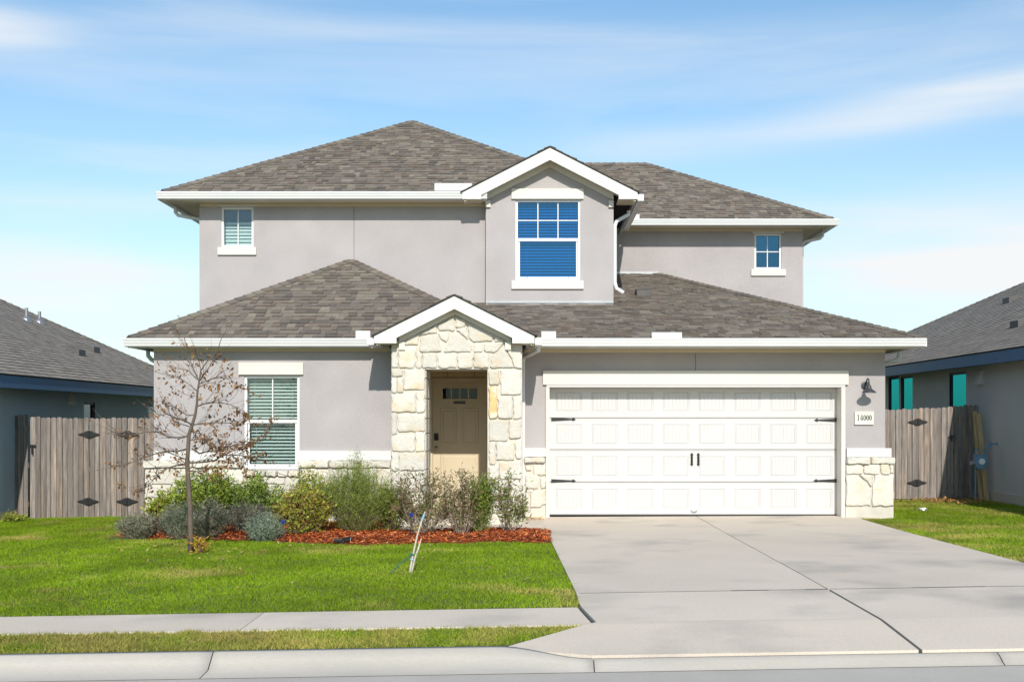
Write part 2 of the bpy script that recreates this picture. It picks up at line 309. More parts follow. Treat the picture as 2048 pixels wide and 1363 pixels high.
# windows -------------------------------------------------------------
def window(x0, x1, y0, y1, Y, kind, glass='pane', cols=2, rows=1, split=.5, slats=True, lower_slats=True):
    X0, X1, Z1, Z0 = PX(x0, Y), PX(x1, Y), PZ(y0, Y), PZ(y1, Y); fy = Y+.03
    t = .042; b = MB(); b.box(X0, X1, fy, fy+.10, Z0, Z1)
    wroot = MB(); root = None
    fr = MB()
    fr.box(X0, X0+t, fy, fy+.1, Z0, Z1); fr.box(X1-t, X1, fy, fy+.1, Z0, Z1); fr.box(X0+t, X1-t, fy, fy+.1, Z1-t, Z1); fr.box(X0+t, X1-t, fy, fy+.1, Z0, Z0+t)
    root = fr.build('window', 'gutter', H)
    def glaze(za, zb, xa, xb, yy, nm='pane'):
        p = MB(); p.box(xa, xb, yy, yy+.006, za, zb); return p.build(nm, glass, root)
    def blinds(za, zb, xa, xb, yy, sp=.054, tilt=.55):
        n = int((zb-za)/sp); 
        for i in range(n):
            zc = za+(i+.5)*(zb-za)/n; s = MB(); h, d = .025*math.sin(tilt), .025*math.cos(tilt)
            s.prism([(xa, yy-d, zc-h), (xa, yy+d, zc+h), (xa, yy+d, zc+h+.003), (xa, yy-d, zc-h+.003)], (xb-xa, 0, 0)); s.build('blind_slat', 'slat', root)
        for q in (.12, .88):
            s = MB(); xx = xa+(xb-xa)*q; s.box(xx-.002, xx+.002, yy-.03, yy-.027, za, zb); s.build('blind_cord', 'slat', root)
    def muntins(za, zb, xa, xb, c, r, yy):
        for i in range(1, c): x = xa+(xb-xa)*i/c; boxpart('muntin', 'gutter', root, x-.009, x+.009, yy-.006, yy+.012, za, zb)
        for j in range(1, r):
            z = za+(zb-za)*j/r
            for i in range(c):
                ga = 0 if i == 0 else .0095; gb = 0 if i == c-1 else .0095
                boxpart('muntin', 'gutter', root, xa+(xb-xa)*i/c+ga, xa+(xb-xa)*(i+1)/c-gb, yy-.005, yy+.011, z-.009, z+.009)
    if split:
        zm = Z1+(Z0-Z1)*split
        boxpart('meeting_rail', 'gutter', root, X0+t, X1-t, fy+.005, fy+.09, zm-.03, zm+.025)
        glaze(zm+.025, Z1-t, X0+t, X1-t, fy+.05); muntins(zm+.025, Z1-t, X0+t, X1-t, cols, rows, fy+.045)
        s = .03; a, c, d, e = X0+t+.008, X1-t-.008, Z0+t+.004, zm-.03
        sh = MB(); sh.box(a, a+s, fy+.02, fy+.06, d, e); sh.box(c-s, c, fy+.02, fy+.06, d, e); sh.box(a+s, c-s, fy+.02, fy+.06, d, d+s); sh.build('sash', 'gutter', root)
        glaze(d+s, e, a+s, c-s, fy+.035)
        if slats: blinds(zm+.03, Z1-t-.01, X0+t+.005, X1-t-.005, fy+.15); blinds(d+s, e, a+s, c-s, fy+.15)
        for q in (.15, .85): xx = a+(c-a)*q; boxpart('latch', 'steel', root, xx-.015, xx+.015, fy+.005, fy+.019, d+.004, d+.02)
    else:
        glaze(Z0+t, Z1-t, X0+t, X1-t, fy+.05); muntins(Z0+t, Z1-t, X0+t, X1-t, cols, rows, fy+.045)
        if slats: blinds(Z0+t, Z0+(Z1-Z0)*.66, X0+t+.005, X1-t-.005, fy+.13, .062, 1.15)
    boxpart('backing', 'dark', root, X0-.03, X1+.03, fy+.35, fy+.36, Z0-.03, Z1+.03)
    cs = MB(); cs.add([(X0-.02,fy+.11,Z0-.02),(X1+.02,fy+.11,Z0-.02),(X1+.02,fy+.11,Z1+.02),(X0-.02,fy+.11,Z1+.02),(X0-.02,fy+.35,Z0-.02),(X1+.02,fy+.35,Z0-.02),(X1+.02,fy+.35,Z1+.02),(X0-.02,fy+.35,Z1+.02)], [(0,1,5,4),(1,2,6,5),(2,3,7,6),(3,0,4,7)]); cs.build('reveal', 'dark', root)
    return (X0, X1, Z0, Z1)
hw1 = window(488, 599, 750, 937, YLW, 'a', 'pane', 2, 1, .49)
hw2 = window(442, 507, 414, 494, YUL, 'b', 'pane', 2, 1, 0)
hw3 = window(1031, 1161, 399, 561, YDM, 'c', 'pane_b', 3, 2, .49)
hw4 = window(1509, 1563, 467, 538, YUR, 'd', 'pane_b', 2, 2, 0, slats=False)
def cream(nm, x0, x1, y0, y1, Y, proud=.045, m='trim', bevel=.004):
    return boxpart(nm, m, H, PX(x0, Y), PX(x1, Y), Y-proud, Y+.01, PZ(y1, Y), PZ(y0, Y), bevel)
cream('lintel', 478, 607, 725, 749, YLW); cream('lintel', 437, 513, 408.5, 413.5, YUL, .03)
cream('window_sill', 436, 513, 495, 510, YUL); cream('lintel', 1023, 1167, 378, 398.5, YDM); cream('window_sill', 1023, 1167, 561.5, 578, YDM)
cream('window_sill', 1502, 1571, 538.5, 551.5, YUR); cream('lintel', 1505, 1568, 463, 466.5, YUR, .03)
# walls ---------------------------------------------------------------
SZ1, SZ2, SZ3 = 2.79, 5.645, 5.73     # soffit levels: lower, upper left, upper right
XL, XR = -6.15, 5.92
wall_holes('lower_wall', 'stucco', XL, -2.05, -.3, SZ1+.02, YLW, [hw1])
gx0, gx1, gz1 = PX(1097, YGW), PX(1684, YGW), PZ(771, YGW)
wall_holes('garage_wall', 'stucco', -.25, XR, -.3, SZ1+.02, YGW, [(gx0, gx1, -.3, gz1)], .3, thick=.3)
wall_holes('upper_wall', 'stucco', XL-.02, -.78, 3.2, SZ2+.02, YUL, [hw2])
wall_holes('upper_wall', 'stucco', 1.4, XR-.03, 3.6, SZ3+.02, YUR, [hw4])
b = MB()                                   # side and rear walls
for (X, ya, yb, z0, z1) in ((XL, YLW+.2, 33, -.4, SZ1), (XL-.02, YUL+.2, 33, SZ1, SZ2), (XR, YGW+.3, 33, -.4, SZ1), (XR-.03, YUR+.2, 33, SZ1, SZ3)):
    b.add([(X,ya,z0), (X,yb,z0), (X,yb,z1), (X,ya,z1)], [(0,1,2,3)])
b.add([(XL,33,-.4), (XR,33,-.4), (XR,33,SZ2), (XL,33,SZ2)], [(0,1,2,3)]); b.build('side_wall', 'stucco', H)
# dormer wall: pentagon with a window hole
dx0, dx1 = PX(971.5, YDM), PX(1227, YDM); RD, p2 = 21.84, .51
dax, daz = PX(1100, RD), PZ(293, RD)
def dtop(X): return daz-.205-p2*abs(X-dax)
wall_holes('dormer_wall', 'stucco', dx0, dx1, 3.4, min(dtop(dx0), dtop(dx1)), YDM, [hw3] if hw3[3] < min(dtop(dx0), dtop(dx1)) else [(hw3[0], hw3[1], hw3[2], min(dtop(dx0), dtop(dx1))-.001)], thick=3.7)
b = MB(); zt = min(dtop(dx0), dtop(dx1))
b.prism([(dx0,YDM,zt), (dx1,YDM,zt), (dx1,YDM,dtop(dx1)+.001), (dax,YDM,dtop(dax)), (dx0,YDM,dtop(dx0)+.001)], (0,.2,0)); b.build('dormer_gable', 'stucco', H)
print('dormer', zt, hw3)
# expansion joints in the stucco
for (x, y0, y1, Y) in ((708, 412, 545, YUL), (1391, 706, 740, YGW)):
    boxpart('control_joint', 'bronze', H, PX(x, Y)-.004, PX(x, Y)+.004, Y-.002, Y+.002, PZ(y1, Y), PZ(y0, Y))
# roofs ---------------------------------------------------------------
def clip_poly(poly, clip):                 # both 2d, clip convex CCW
    outp = poly
    for i in range(len(clip)):
        a, c = clip[i], clip[(i+1)%len(clip)]; inp = outp; outp = []
        if not inp: break
        sd = lambda p: (c[0]-a[0])*(p[1]-a[1])-(c[1]-a[1])*(p[0]-a[0])
        for k in range(len(inp)):
            p, q = inp[k], inp[(k+1)%len(inp)]; sp, sq = sd(p), sd(q)
            if sp >= 0: outp.append(p)
            if (sp >= 0) != (sq >= 0): t = sp/(sp-sq); outp.append((p[0]+(q[0]-p[0])*t, p[1]+(q[1]-p[1])*t))
    return outp
PAL0 = [(.178,.156,.134), (.194,.171,.146), (.160,.140,.121), (.222,.198,.166), (.185,.152,.128), (.172,.153,.135), (.208,.184,.153), (.142,.125,.111)]
PAL = [tuple((1.15*c_[i_]-.15*(.182,.160,.137)[i_])*(1.0, .965, .925)[i_] for i_ in range(3)) for c_ in PAL0]
def roof_plane(poly, parent, name='roof', indiv=0, e=.143, simple=False, pal=PAL, thick=.06, uni=False):
    poly = [Vector(p) for p in poly]; o = poly[0]; u = (poly[1]-o).normalized(); n = u.cross(poly[2]-o).normalized()
    if n.z < 0: n = -n
    v = n.cross(u)
    if v.z < 0: v = -v
    P2 = [((p-o).dot(u), (p-o).dot(v)) for p in poly]
    ar = sum(P2[i][0]*P2[(i+1)%len(P2)][1]-P2[(i+1)%len(P2)][0]*P2[i][1] for i in range(len(P2)))
    if ar < 0: P2 = P2[::-1]
    b = MB(); b.prism(poly, -n*thick); r = b.build(name, 'deck', parent)
    umin, umax = min(p[0] for p in P2), max(p[0] for p in P2); vmax = max(p[1] for p in P2)
    cell = []; row = 0; vv = -.02
    while vv < vmax:
        x = umin-random.random()*.3
        while x < umax:
            wd = random.choice((.08, .11, .14, .16, .20, .24)); q = clip_poly([(x, vv), (x+wd-.003, vv), (x+wd-.003, vv+e+.02), (x, vv+e+.02)], P2 if row else [(a, c-.03 if c < .001 else c) for a, c in P2])
            if len(q) >= 3:
                t = .013 if uni else random.choice((.006, .008, .02, .022)); cc = random.choice(pal); k = random.uniform(.9, 1.1); cc = tuple(z*k for z in cc)
                top = [o+u*a+v*c+n*(.004+t*(1-(c-vv)/(e+.02))+.004) for a, c in q]; bot = [o+u*a+v*c for a, c in q]; m = len(q)
                area = abs(sum(q[i][0]*q[(i+1)%m][1]-q[(i+1)%m][0]*q[i][1] for i in range(m)))/2
                if area > 2e-4: cell.append((row, area, top+bot, [tuple(range(m))]+[(i, m+i, m+(i+1)%m, (i+1)%m) for i in range(m)], cc))
            x += wd
        vv += e; row += 1
    if indiv:
        big = sorted([c for c in cell if c[1] > .012], key=lambda c: c[0])[:indiv]; ids = set(id(c) for c in big)
        for c in big:
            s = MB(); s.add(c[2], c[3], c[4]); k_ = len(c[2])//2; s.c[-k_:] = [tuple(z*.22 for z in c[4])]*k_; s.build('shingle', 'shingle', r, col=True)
        cell = [c for c in cell if id(c) not in ids]
    s = MB()
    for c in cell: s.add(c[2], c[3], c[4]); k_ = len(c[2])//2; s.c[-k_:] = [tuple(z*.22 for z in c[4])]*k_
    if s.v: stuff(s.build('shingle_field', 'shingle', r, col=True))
    r['n'] = tuple(n); return r, n
def hipcap(a, c, n1, n2, parent, wd=.13, st=.19):
    a, c = Vector(a), Vector(c); h = (c-a).normalized(); d1 = h.cross(n1).normalized(); d2 = h.cross(n2).normalized()
    if d1.dot(n2) > 0: d1 = -d1
    if d2.dot(n1) > 0: d2 = -d2
    if d1.z > 0: d1 = -d1
    if d2.z > 0: d2 = -d2
    nu = (n1+n2).normalized(); s = MB(); Ln = (c-a).length; k = int(Ln/st)+1
    for i in range(k):
        p, q = a+h*(i*Ln/k), a+h*((i+1.15)*Ln/k if i < k-1 else Ln); cc = random.choice(PAL); u0, u1 = nu*.045, nu*.028
        vs = [p+d1*wd+n1*.036, p+u0, p+d2*wd+n2*.036, q+d1*wd+n1*.022, q+u1, q+d2*wd+n2*.022, p+d1*wd, p+d2*wd, p-nu*.02, q+d1*wd, q+d2*wd]
        s.add(vs, [(0,1,4,3), (1,2,5,4), (0,6,8,1), (1,8,7,2), (0,3,9,6), (2,7,10,5)], cc)
    o = s.build('hip_cap', 'shingle', parent, col=True); return stuff(o)
ZE1 = PZ(675, 19.33); pB = .533; XB0, XB1 = PX(258, 19.33), -.216; rB = (XB1-XB0)/2; XA = (XB0+XB1)/2; YA, ZA = 19.33+rB, ZE1+pB*rB
apB = (XA, YA, ZA)
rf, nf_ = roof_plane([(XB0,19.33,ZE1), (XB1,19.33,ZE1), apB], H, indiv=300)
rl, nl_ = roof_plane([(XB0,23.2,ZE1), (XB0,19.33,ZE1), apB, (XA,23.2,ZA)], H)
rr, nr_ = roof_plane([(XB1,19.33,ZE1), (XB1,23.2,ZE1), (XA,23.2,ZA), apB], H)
hipcap((XB0,19.33,ZE1), apB, nf_, nl_, rf); hipcap((XB1,19.33,ZE1), apB, nf_, nr_, rf)
hcx, hcz = PX(1315, YUR), PZ(548, YUR); XC1 = PX(1842, 19.33)
rc, nc_ = roof_plane([(-3.3,19.33,ZE1), (XC1,19.33,ZE1), (hcx,YUR,hcz), (-3.3,YUR,hcz)], H)
rcs, ncs_ = roof_plane([(XC1,19.33,ZE1), (XC1,33,ZE1), (hcx,33,hcz), (hcx,YUR,hcz)], H)
hipcap((XC1,19.33,ZE1), (hcx,YUR-.02,hcz), nc_, ncs_, rc)
boxpart('flashing', 'steel', H, 1.5, hcx+.02, YUR-.035, YUR-.004, hcz+.0, hcz+.05); boxpart('flashing', 'steel', H, dx0, dx1, YDM-.02, YDM-.004, PZ(606, YDM), PZ(601.5, YDM))
# upper left hip roof
YE2 = 21.95; ZE2 = PZ(383, YE2); XU0, XU1 = PX(325, YE2), 1.60; rU = (XU1-XU0)/2; XUA = (XU0+XU1)/2; apU = (XUA, YE2+rU, PZ(243, YE2+rU))
zU = lambda Y: ZE2+(apU[2]-ZE2)*(Y-YE2)/rU
yq = YDM+.25; xq = XU1-(yq-YE2); hq = (xq, yq, zU(yq)); yh2 = YE2+XU1-dx0
ru, nu_ = roof_plane([(XU0,YE2,ZE2), (dx0,YE2,ZE2), (dx0,yh2,zU(yh2)), apU], H)
roof_plane([(dx0,yq,zU(yq)), hq, (dx0,yh2,zU(yh2))], H)
rul, nul_ = roof_plane([(XU0,33,ZE2), (XU0,YE2,ZE2), apU, (XUA,33-rU,apU[2])], H)
rur, nur_ = roof_plane([(XU1,yq,ZE2), (XU1,33,ZE2), (XUA,33-rU,apU[2]), apU, hq], H)
hipcap((XU0,YE2,ZE2), apU, nu_, nul_, ru); hipcap(hq, apU, nu_, nur_, ru)
# upper right hip roof
YE3 = 25.35; ZE3 = PZ(437.5, YE3); XD1 = PX(1665, YE3); rD_ = 3.581; apD = (XD1-rD_, YE3+rD_, PZ(328, YE3+rD_))
rd, nd_ = roof_plane([(1.62,YE3,ZE3), (XD1,YE3,ZE3), apD, (-2.0,YE3+rD_,apD[2])], H)
rds, nds_ = roof_plane([(XD1,YE3,ZE3), (XD1,33,ZE3), (apD[0],33,apD[2]), apD], H)
hipcap((XD1,YE3,ZE3), apD, nd_, nds_, rd)
hipcap((apD[0],apD[1],apD[2]), (-1.9,apD[1],apD[2]), nd_, Vector((0,.5,.85)).normalized(), rd)
# gable roofs (dormer and porch) with rake boards
def gable(ax, az, Yf, Yb, hw, p, board, name, wall_y, xwl, xwr):
    zl = az-p*hw
    for sgn in (-1, 1):
        xe = ax+sgn*hw
        if sgn < 0: roof_plane([(xe,Yb,zl), (xe,Yf-.02,zl), (ax,Yf-.02,az), (ax,Yb,az)], H, thick=.012)
        else: roof_plane([(xe,Yf-.02,zl), (xe,Yb,zl), (ax,Yb,az), (ax,Yf-.02,az)], H, thick=.012)
    # rake board: chevron with boxed returns
    t = .02; zc = az-.018; wv = board*math.sqrt(1+p*p); ret = .30
    for sgn in (-1, 1):
        b = MB(); xe = ax+sgn*(hw-.015); zo = zc-p*(hw-.015); zb = zo-board*.62; xr = ax+sgn*(hw-.015-ret*1.15)
        pr = [(ax,Yf,zc), (xe,Yf,zo), (xe,Yf,zb), (xr,Yf,zb), (xr,Yf,zc-p*abs(xr-ax)-wv), (ax,Yf,zc-wv)]
        b.prism(pr if sgn < 0 else pr[::-1], (0,.03,0)); b.build('rake_board', 'white', H, .003)
        # boxed return and sloping soffit behind the board
        b = MB(); xi = xr; b.box(min(xe-sgn*.03, xi), max(xe-sgn*.03, xi), Yf+.031, wall_y+.3, zb+.006, zb+.03); b.build('soffit', 'soffit', H)
        b = MB(); b.box(min(xe-sgn*.03, xe), max(xe-sgn*.03, xe), Yf+.031, Yb, zb, zo-.03); b.build('fascia', 'white', H)
        b = MB(); x2 = ax+sgn*(hw-.05); pr = [(ax,Yf+.031,zc-wv*.8), (x2,Yf+.031,zc-wv*.8-p*(hw-.05)), (x2,Yf+.031,zc-wv*.8-p*(hw-.05)+.015), (ax,Yf+.031,zc-wv*.8+.015)]
        b.prism(pr, (0, wall_y-Yf-.02, 0)); b.build('soffit', 'soffit', H)
        # frieze board along the wall
        b = MB(); xf = (xwl if sgn < 0 else xwr); fz = zc-wv*.80
        pr = [(ax,wall_y-.03,fz-.002), (xf,wall_y-.03,fz-.002-p*abs(xf-ax)), (xf,wall_y-.03,fz-.11-p*abs(xf-ax)), (ax,wall_y-.03,fz-.11)]
        b.prism(pr, (0,.029,0)); b.build('frieze_board', 'trim', H)
        b = MB(); b.box(min(xf, xf-sgn*.09), max(xf, xf-sgn*.09), wall_y-.05, wall_y-.031, zb-.09, zb+.03) ; b.build('corner_block', 'trim', H)
gable(dax, daz, RD, 26.6, PX(1277, RD)-dax, p2, .20, 'dormer', YDM, dx0, dx1)
RP = 18.5; YST = 18.74; pax, paz = PX(908.5, RP), PZ(589, RP)
gable(pax, paz, RP, 21.4, PX(1071, RP)-pax, .50, .18, 'porch', YST-.02, pax-.87, pax+.87)
# eaves: fascia, soffit, frieze, gutter
def eave(x0, x1, ye, yw, ze, zs, fx0, fx1, gx0=None, gx1=None, ends=(0, 0)):
    boxpart('fascia', 'white', H, x0, x1, ye+.03, ye+.055, zs-.02, ze-.015)
    boxpart('soffit', 'soffit', H, x0+.02, x1-.02, ye+.057, yw-.002, zs, zs+.015)
    boxpart('frieze_board', 'soffit', H, fx0, fx1, yw-.025, yw-.001, zs-.06, zs-.002)
    gx0 = x0 if gx0 is None else gx0; gx1 = x1 if gx1 is None else gx1
    y0 = ye+.028; zt = ze-.012
    prof = [(0, .0), (-.112, .0), (-.120, -.008), (-.118, -.030), (-.108, -.040), (-.100, -.070), (-.088, -.095), (-.080, -.125), (0, -.125)]
    inner = [(-.006, -.119), (-.076, -.119), (-.084, -.092), (-.104, -.028), (-.110, -.006), (-.006, -.006)]
    b = MB(); k = len(prof)
    for X in (gx0, gx1): b.v += [(X, y0+a, zt+c) for a, c in prof]
    b.c = [(1,1,1)]*len(b.v)
    b.f = [(j, j+1, k+j+1, k+j) for j in range(1, k-1)]+[(0, k-1, 2*k-1, k)[::-1], tuple(range(k)), tuple(range(k, 2*k))[::-1]]
    b.f += []
    b.build('gutter', 'gutter', H)
    return y0-.12
eave(XB0-.03, pax-1.10, 19.33, YLW, ZE1, SZ1, XL, -2.17, PX(246, 19.25), PX(741, 19.25))
eave(pax+1.10, XC1+.03, 19.33, YGW, ZE1, SZ1, -.1, XR, PX(1080, 19.25), PX(1853, 19.25))
eave(XU0-.03, dx0+.02, YE2, YUL, ZE2, SZ2, XL, dx0-.005, PX(312, 21.85), PX(974, 21.85))
eave(1.95, XD1+.03, YE3, YUR, ZE3, SZ3, 1.6, XR-.03, PX(1252, 25.25), PX(1679, 25.25))
# side eaves (soffit and gutter running back)
def side_eave(xe, xw, y0, y1, ze, zs):
    s = 1 if xe > xw else -1
    boxpart('soffit', 'soffit', H, min(xe-s*.03, xw), max(xe-s*.03, xw), y0+.06, y1, zs+.017, zs+.03)
    boxpart('fascia', 'white', H, min(xe-s*.03, xe-s*.005), max(xe-s*.03, xe-s*.005), y0+.06, y1, zs-.02, ze-.02)
    boxpart('gutter', 'gutter', H, min(xe, xe+s*.11), max(xe, xe+s*.11), y0+.04, y1, ze-.137, ze-.015)
side_eave(XB0, XL, 19.33, 23.2, ZE1, SZ1); side_eave(XC1, XR, 19.33, 33, ZE1, SZ1); side_eave(XU0, XL, YE2, 33, ZE2, SZ2); side_eave(XD1, XR, YE3, 33, ZE3, SZ3)
ex = dax+(PX(1277, RD)-dax); boxpart('gutter', 'gutter', H, ex-.01, ex+.10, RD+.05, 25.3, daz-p2*1.6-.16, daz-p2*1.6-.04)
pe = PX(1071, RP); boxpart('gutter', 'gutter', H, pe-.005, pe+.10, RP+.04, 19.2, paz-.62-.15, paz-.62-.035); pe2 = 2*pax-pe
boxpart('gutter', 'gutter', H, pe2-.10, pe2+.005, RP+.04, 19.2, paz-.62-.15, paz-.62-.035)
for (x0, x1, y0, y1, Y) in ((869, 943, 366, 381, 21.85), (711, 740, 661, 677, 19.24), (1083, 1112, 662, 676, 19.24), (1304, 1364, 664, 677, 19.24), (1254, 1279, 428, 440, 25.24)):
    boxpart('splash_guard', 'gutter', H, PX(x0, Y), PX(x1, Y), Y+.02, Y+.024, PZ(y1, Y), PZ(y0, Y))
def spout(pts, m='gutter', r=.036):
    b = MB(); b.tube(pts, r, 8); return b.build('downspout', m, H, 0, False)
xs_ = PX(1046, 19.9)
spout([(pe+.05, 19.15, PZ(688, 19.2)), (pe+.05, 19.15, PZ(700, 19.2)), (PX(1062, 19.5), 19.5, PZ(708, 19.5)), (xs_+.02, 19.9, PZ(713, 19.9)), (xs_, 19.94, PZ(722, 19.9)), (xs_, 19.94, .06)])
xs_ = PX(1230.5, YDM)
spout([(1.85, 22.5, PZ(418, 22.3)), (1.85, 22.5, PZ(425, 22.3)), (xs_+.03, 22.35, PZ(442, 22.3)), (xs_, 22.3, PZ(452, 22.3)), (xs_, 22.3, PZ(565, 22.3)), (xs_+.03, 22.28, PZ(577, 22.3)), (xs_+.16, 22.25, PZ(586, 22.3))])
def elbow(xg, xw, Y, zs, ze):
    s = 1 if xw > xg else -1
    spout([(xg, Y, zs-.02), (xg, Y, zs-.10), (xg+s*.05, Y, zs-.16), (xw-s*.10, Y, zs-.24), (xw-s*.045, Y, zs-.32), (xw-s*.045, Y, ze)])
elbow(XB0-.02+.05, XL, 20.2, SZ1, -.1); elbow(XU0+.0, XL-.02, 22.75, SZ2, 3.0); elbow(XD1-.0, XR-.03, 26.2, SZ3, 4.0); elbow(XC1+.04, XR, 20.6, SZ1, 0)
b = MB(); vy = 23.2; vz = ZE1+(hcz-ZE1)*(vy-19.33)/(YUR-19.33); vx0, vx1 = PX(1272, vy), PX(1300, vy)   # box vent on the garage roof
b.prism([(vx0,vy-.15,vz-.02), (vx0,vy-.15,vz+.09), (vx0,vy+.2,vz+.16), (vx0,vy+.25,vz)], (vx1-vx0,0,0)); b.build('roof_vent', 'vent', H, .01)
# ------------------------------------------------------------------ limestone
def stone(poly, parent, Yf, depth=.038, m='stone', seg=.05, jit=.010, gap=.006):
    # poly: (X,Z) points; rough outlined slab with a pillowed face looking at -Y, its back on Yf
    if len(poly) == 4:                      # knock the corners off
        q4 = []
        for i in range(4):
            p_, a_, d_ = Vector(poly[i]), Vector(poly[i-1]), Vector(poly[(i+1)%4])
            for e_ in (a_, d_): l_ = (e_-p_).length; q4.append(tuple(p_+(e_-p_)*(min(random.uniform(.004, .035), l_*.2)/l_)))
        poly = q4
    c = Vector((sum(p[0] for p in poly)/len(poly), sum(p[1] for p in poly)/len(poly))); ring = []
    for i in range(len(poly)):
        a, d = Vector(poly[i]), Vector(poly[(i+1)%len(poly)]); n = max(1, int((d-a).length/seg))
        for k in range(n):
            q = a+(d-a)*(k/n); ring.append(q+Vector((random.uniform(-jit, jit), random.uniform(-jit, jit))))
    n = len(ring); b = MB(); vs = []
    def inset(q, g):
        d = c-q; l = d.length; return q+d*(min(g, l*.6)/l)
    dd = depth*random.uniform(.8, 1.15); tx, tz = random.uniform(-.02, .02), random.uniform(-.02, .02)
    for g_, y in ((gap, 0), (gap, dd*.62), (gap+.014, dd*.92), (gap+.05, dd)):
        for q in ring:
            r = inset(q, g_); yy = y*(1+random.uniform(-.07, .07)) if y else 0
            vs.append((r.x, Yf-yy-(0 if not y else (r.x-c.x)*tx+(r.y-c.y)*tz), r.y))
    vs.append((c.x, Yf-dd*1.02, c.y)); b.add(vs, [(k*n+i, k*n+(i+1)%n, (k+1)*n+(i+1)%n, (k+1)*n+i) for k in range(3) for i in range(n)]+[(3*n+i, 3*n+(i+1)%n, 4*n) for i in range(n)])
    return b.build('stone', m, parent)
R = lambda x0, y0, x1, y1: [(x0,y0), (x1,y0), (x1,y1), (x0,y1)]
cv = lambda pts, Y: [(PX(730+x/2.6725, Y), PZ(570+y/2.6725, Y)) for x, y in pts]
YM = YST                                    # mortar face of the porch
ox0, ox1, oz1 = PX(850, YM), PX(975, YM), PZ(738, YM); sx0, sx1 = PX(783, YM), PX(1044, YM)
b = MB(); zb0 = -.12; za = lambda X: paz-.182-.5*abs(X-pax)
def wallpoly(b, pts): b.prism([(x, YM, z) for x, z in pts], (0,.78,0))
b = MB(); wallpoly(b, [(sx0,zb0), (ox0,zb0), (ox0,oz1), (sx0,oz1)]); wallpoly(b, [(ox1,zb0), (sx1,zb0), (sx1,oz1), (ox1,oz1)])
wallpoly(b, [(sx0,oz1), (sx1,oz1), (sx1,za(sx1)), (pax,za(pax)), (sx0,za(sx0))]); porch = b.build('porch_wall', 'mortar', H)
polys = [R(140,445,203,489), R(205,447,321,561), R(140,490,172,575), R(174,490,206,575), R(140,577,272,678), R(274,562,321,684), R(140,680,172,798), R(174,686,321,782), R(140,799,268,890), R(270,784,321,888), R(140,892,180,991), R(181,890,321,991), R(140,993,222,1102), R(224,993,269,1102), R(271,993,321,1102), R(140,1104,242,1220), R(244,1104,321,1220),
 R(662,450,720,535), R(722,452,836,586), R(708,588,790,714), R(792,588,836,714), R(662,716,767,833), R(769,716,836,820), R(662,835,698,960), R(700,835,801,936), R(803,822,836,930), R(662,962,715,1037), R(717,938,836,1037), R(662,1039,752,1132), R(754,1039,836,1132), R(662,1134,732,1220), R(734,1134,836,1220),
 R(306,361,385,443), R(387,361,491,443), R(493,361,578,443), R(580,361,664,443), [(668,443),(672,395),(742,325),(797,443)], [(180,326),(277,322),(266,444),(180,442)], R(142,335,178,443), [(279,345),(304,361),(304,443),(270,443)], [(752,326),(766,345),(836,352),(836,448),(800,443)],
 [(205,318),(212,290),(292,258),(280,322)], [(294,272),(388,258),(412,356),(288,358)], [(296,258),(384,214),(386,254),(296,268)], [(390,250),(455,248),(440,308),(402,292)], [(388,212),(479,162),(479,245),(392,243)], [(482,163),(543,195),(532,222),(484,228)], [(418,357),(476,256),(502,258),(576,322),(568,357)], [(486,232),(546,216),(552,292),(506,256)], [(547,198),(688,268),(684,298),(578,305),(556,284)], [(690,270),(748,296),(690,303)], [(580,309),(632,303),(632,357),(578,357)], [(636,312),(748,300),(704,362),(636,354)]]
orange = {40: 0}
for i, p in enumerate(polys): stone(cv(p, YM-.03), porch, YM-.001, .038, 'stone')
stone(cv(R(662,537,706,714), YM-.03), porch, YM-.001, .05, 'stone_o')
# jamb stones inside the opening (left reveal)
zz = -.1
while zz < oz1-.05:
    h = random.uniform(.22, .36); h = min(h, oz1-zz); b = MB(); b.box(ox0, ox0+.018, YM+.03, YM+.40, zz+.006, zz+h-.006); b.build('stone', 'stone', porch, .01)
    b = MB(); b.box(ox0, ox0+.022, YM+.41, YM+.77, zz+.006, zz+h-.006); b.build('stone', 'stone', porch, .01); zz += h
# porch recess: side walls, ceiling, door wall
YD = 20.95
b = MB(); rx0, rx1, rz1 = -1.95, -.45, 2.52
b.add([(rx0,YM+.78,-.1), (rx0,YD+.1,-.1), (rx0,YD+.1,rz1), (rx0,YM+.78,rz1), (rx1,YM+.78,-.1), (rx1,YD+.1,-.1), (rx1,YD+.1,rz1), (rx1,YM+.78,rz1)], [(0,1,2,3), (5,4,7,6), (3,2,6,7)])
b.build('porch_recess', 'tan', H)
b = MB(); b.box(-2.16, rx0-.01, YM+.78, 20.9, -.1, 2.75); b.box(rx1+.01, sx1, YM+.78, 20.9, -.1, 2.75); b.build('porch_side_wall', 'stucco', H)
dxa, dxb, dzt = PX(866, YD), PX(972.5, YD), PZ(765, YD); dzb = .02
boxpart('door_wall', 'tan', H, rx0, rx1, YD+.06, YD+.1, -.1, rz1)
b = MB(); fw = .085; b.box(dxa-fw, dxa-.004, YD-.03, YD+.055, dzb, dzt+fw); b.box(dxb+.004, dxb+fw, YD-.03, YD+.055, dzb, dzt+fw); b.box(dxa-.004, dxb+.004, YD-.03, YD+.055, dzt+.004, dzt+fw); b.build('door_frame', 'tan', H, .005)
for i in range(3):
    x0 = -1.9+i*.47; boxpart('header_block', 'stone_t', H, x0, x0+.46, YD-.02, YD+.055, dzt+fw+.01, dzt+fw+.13, .008)
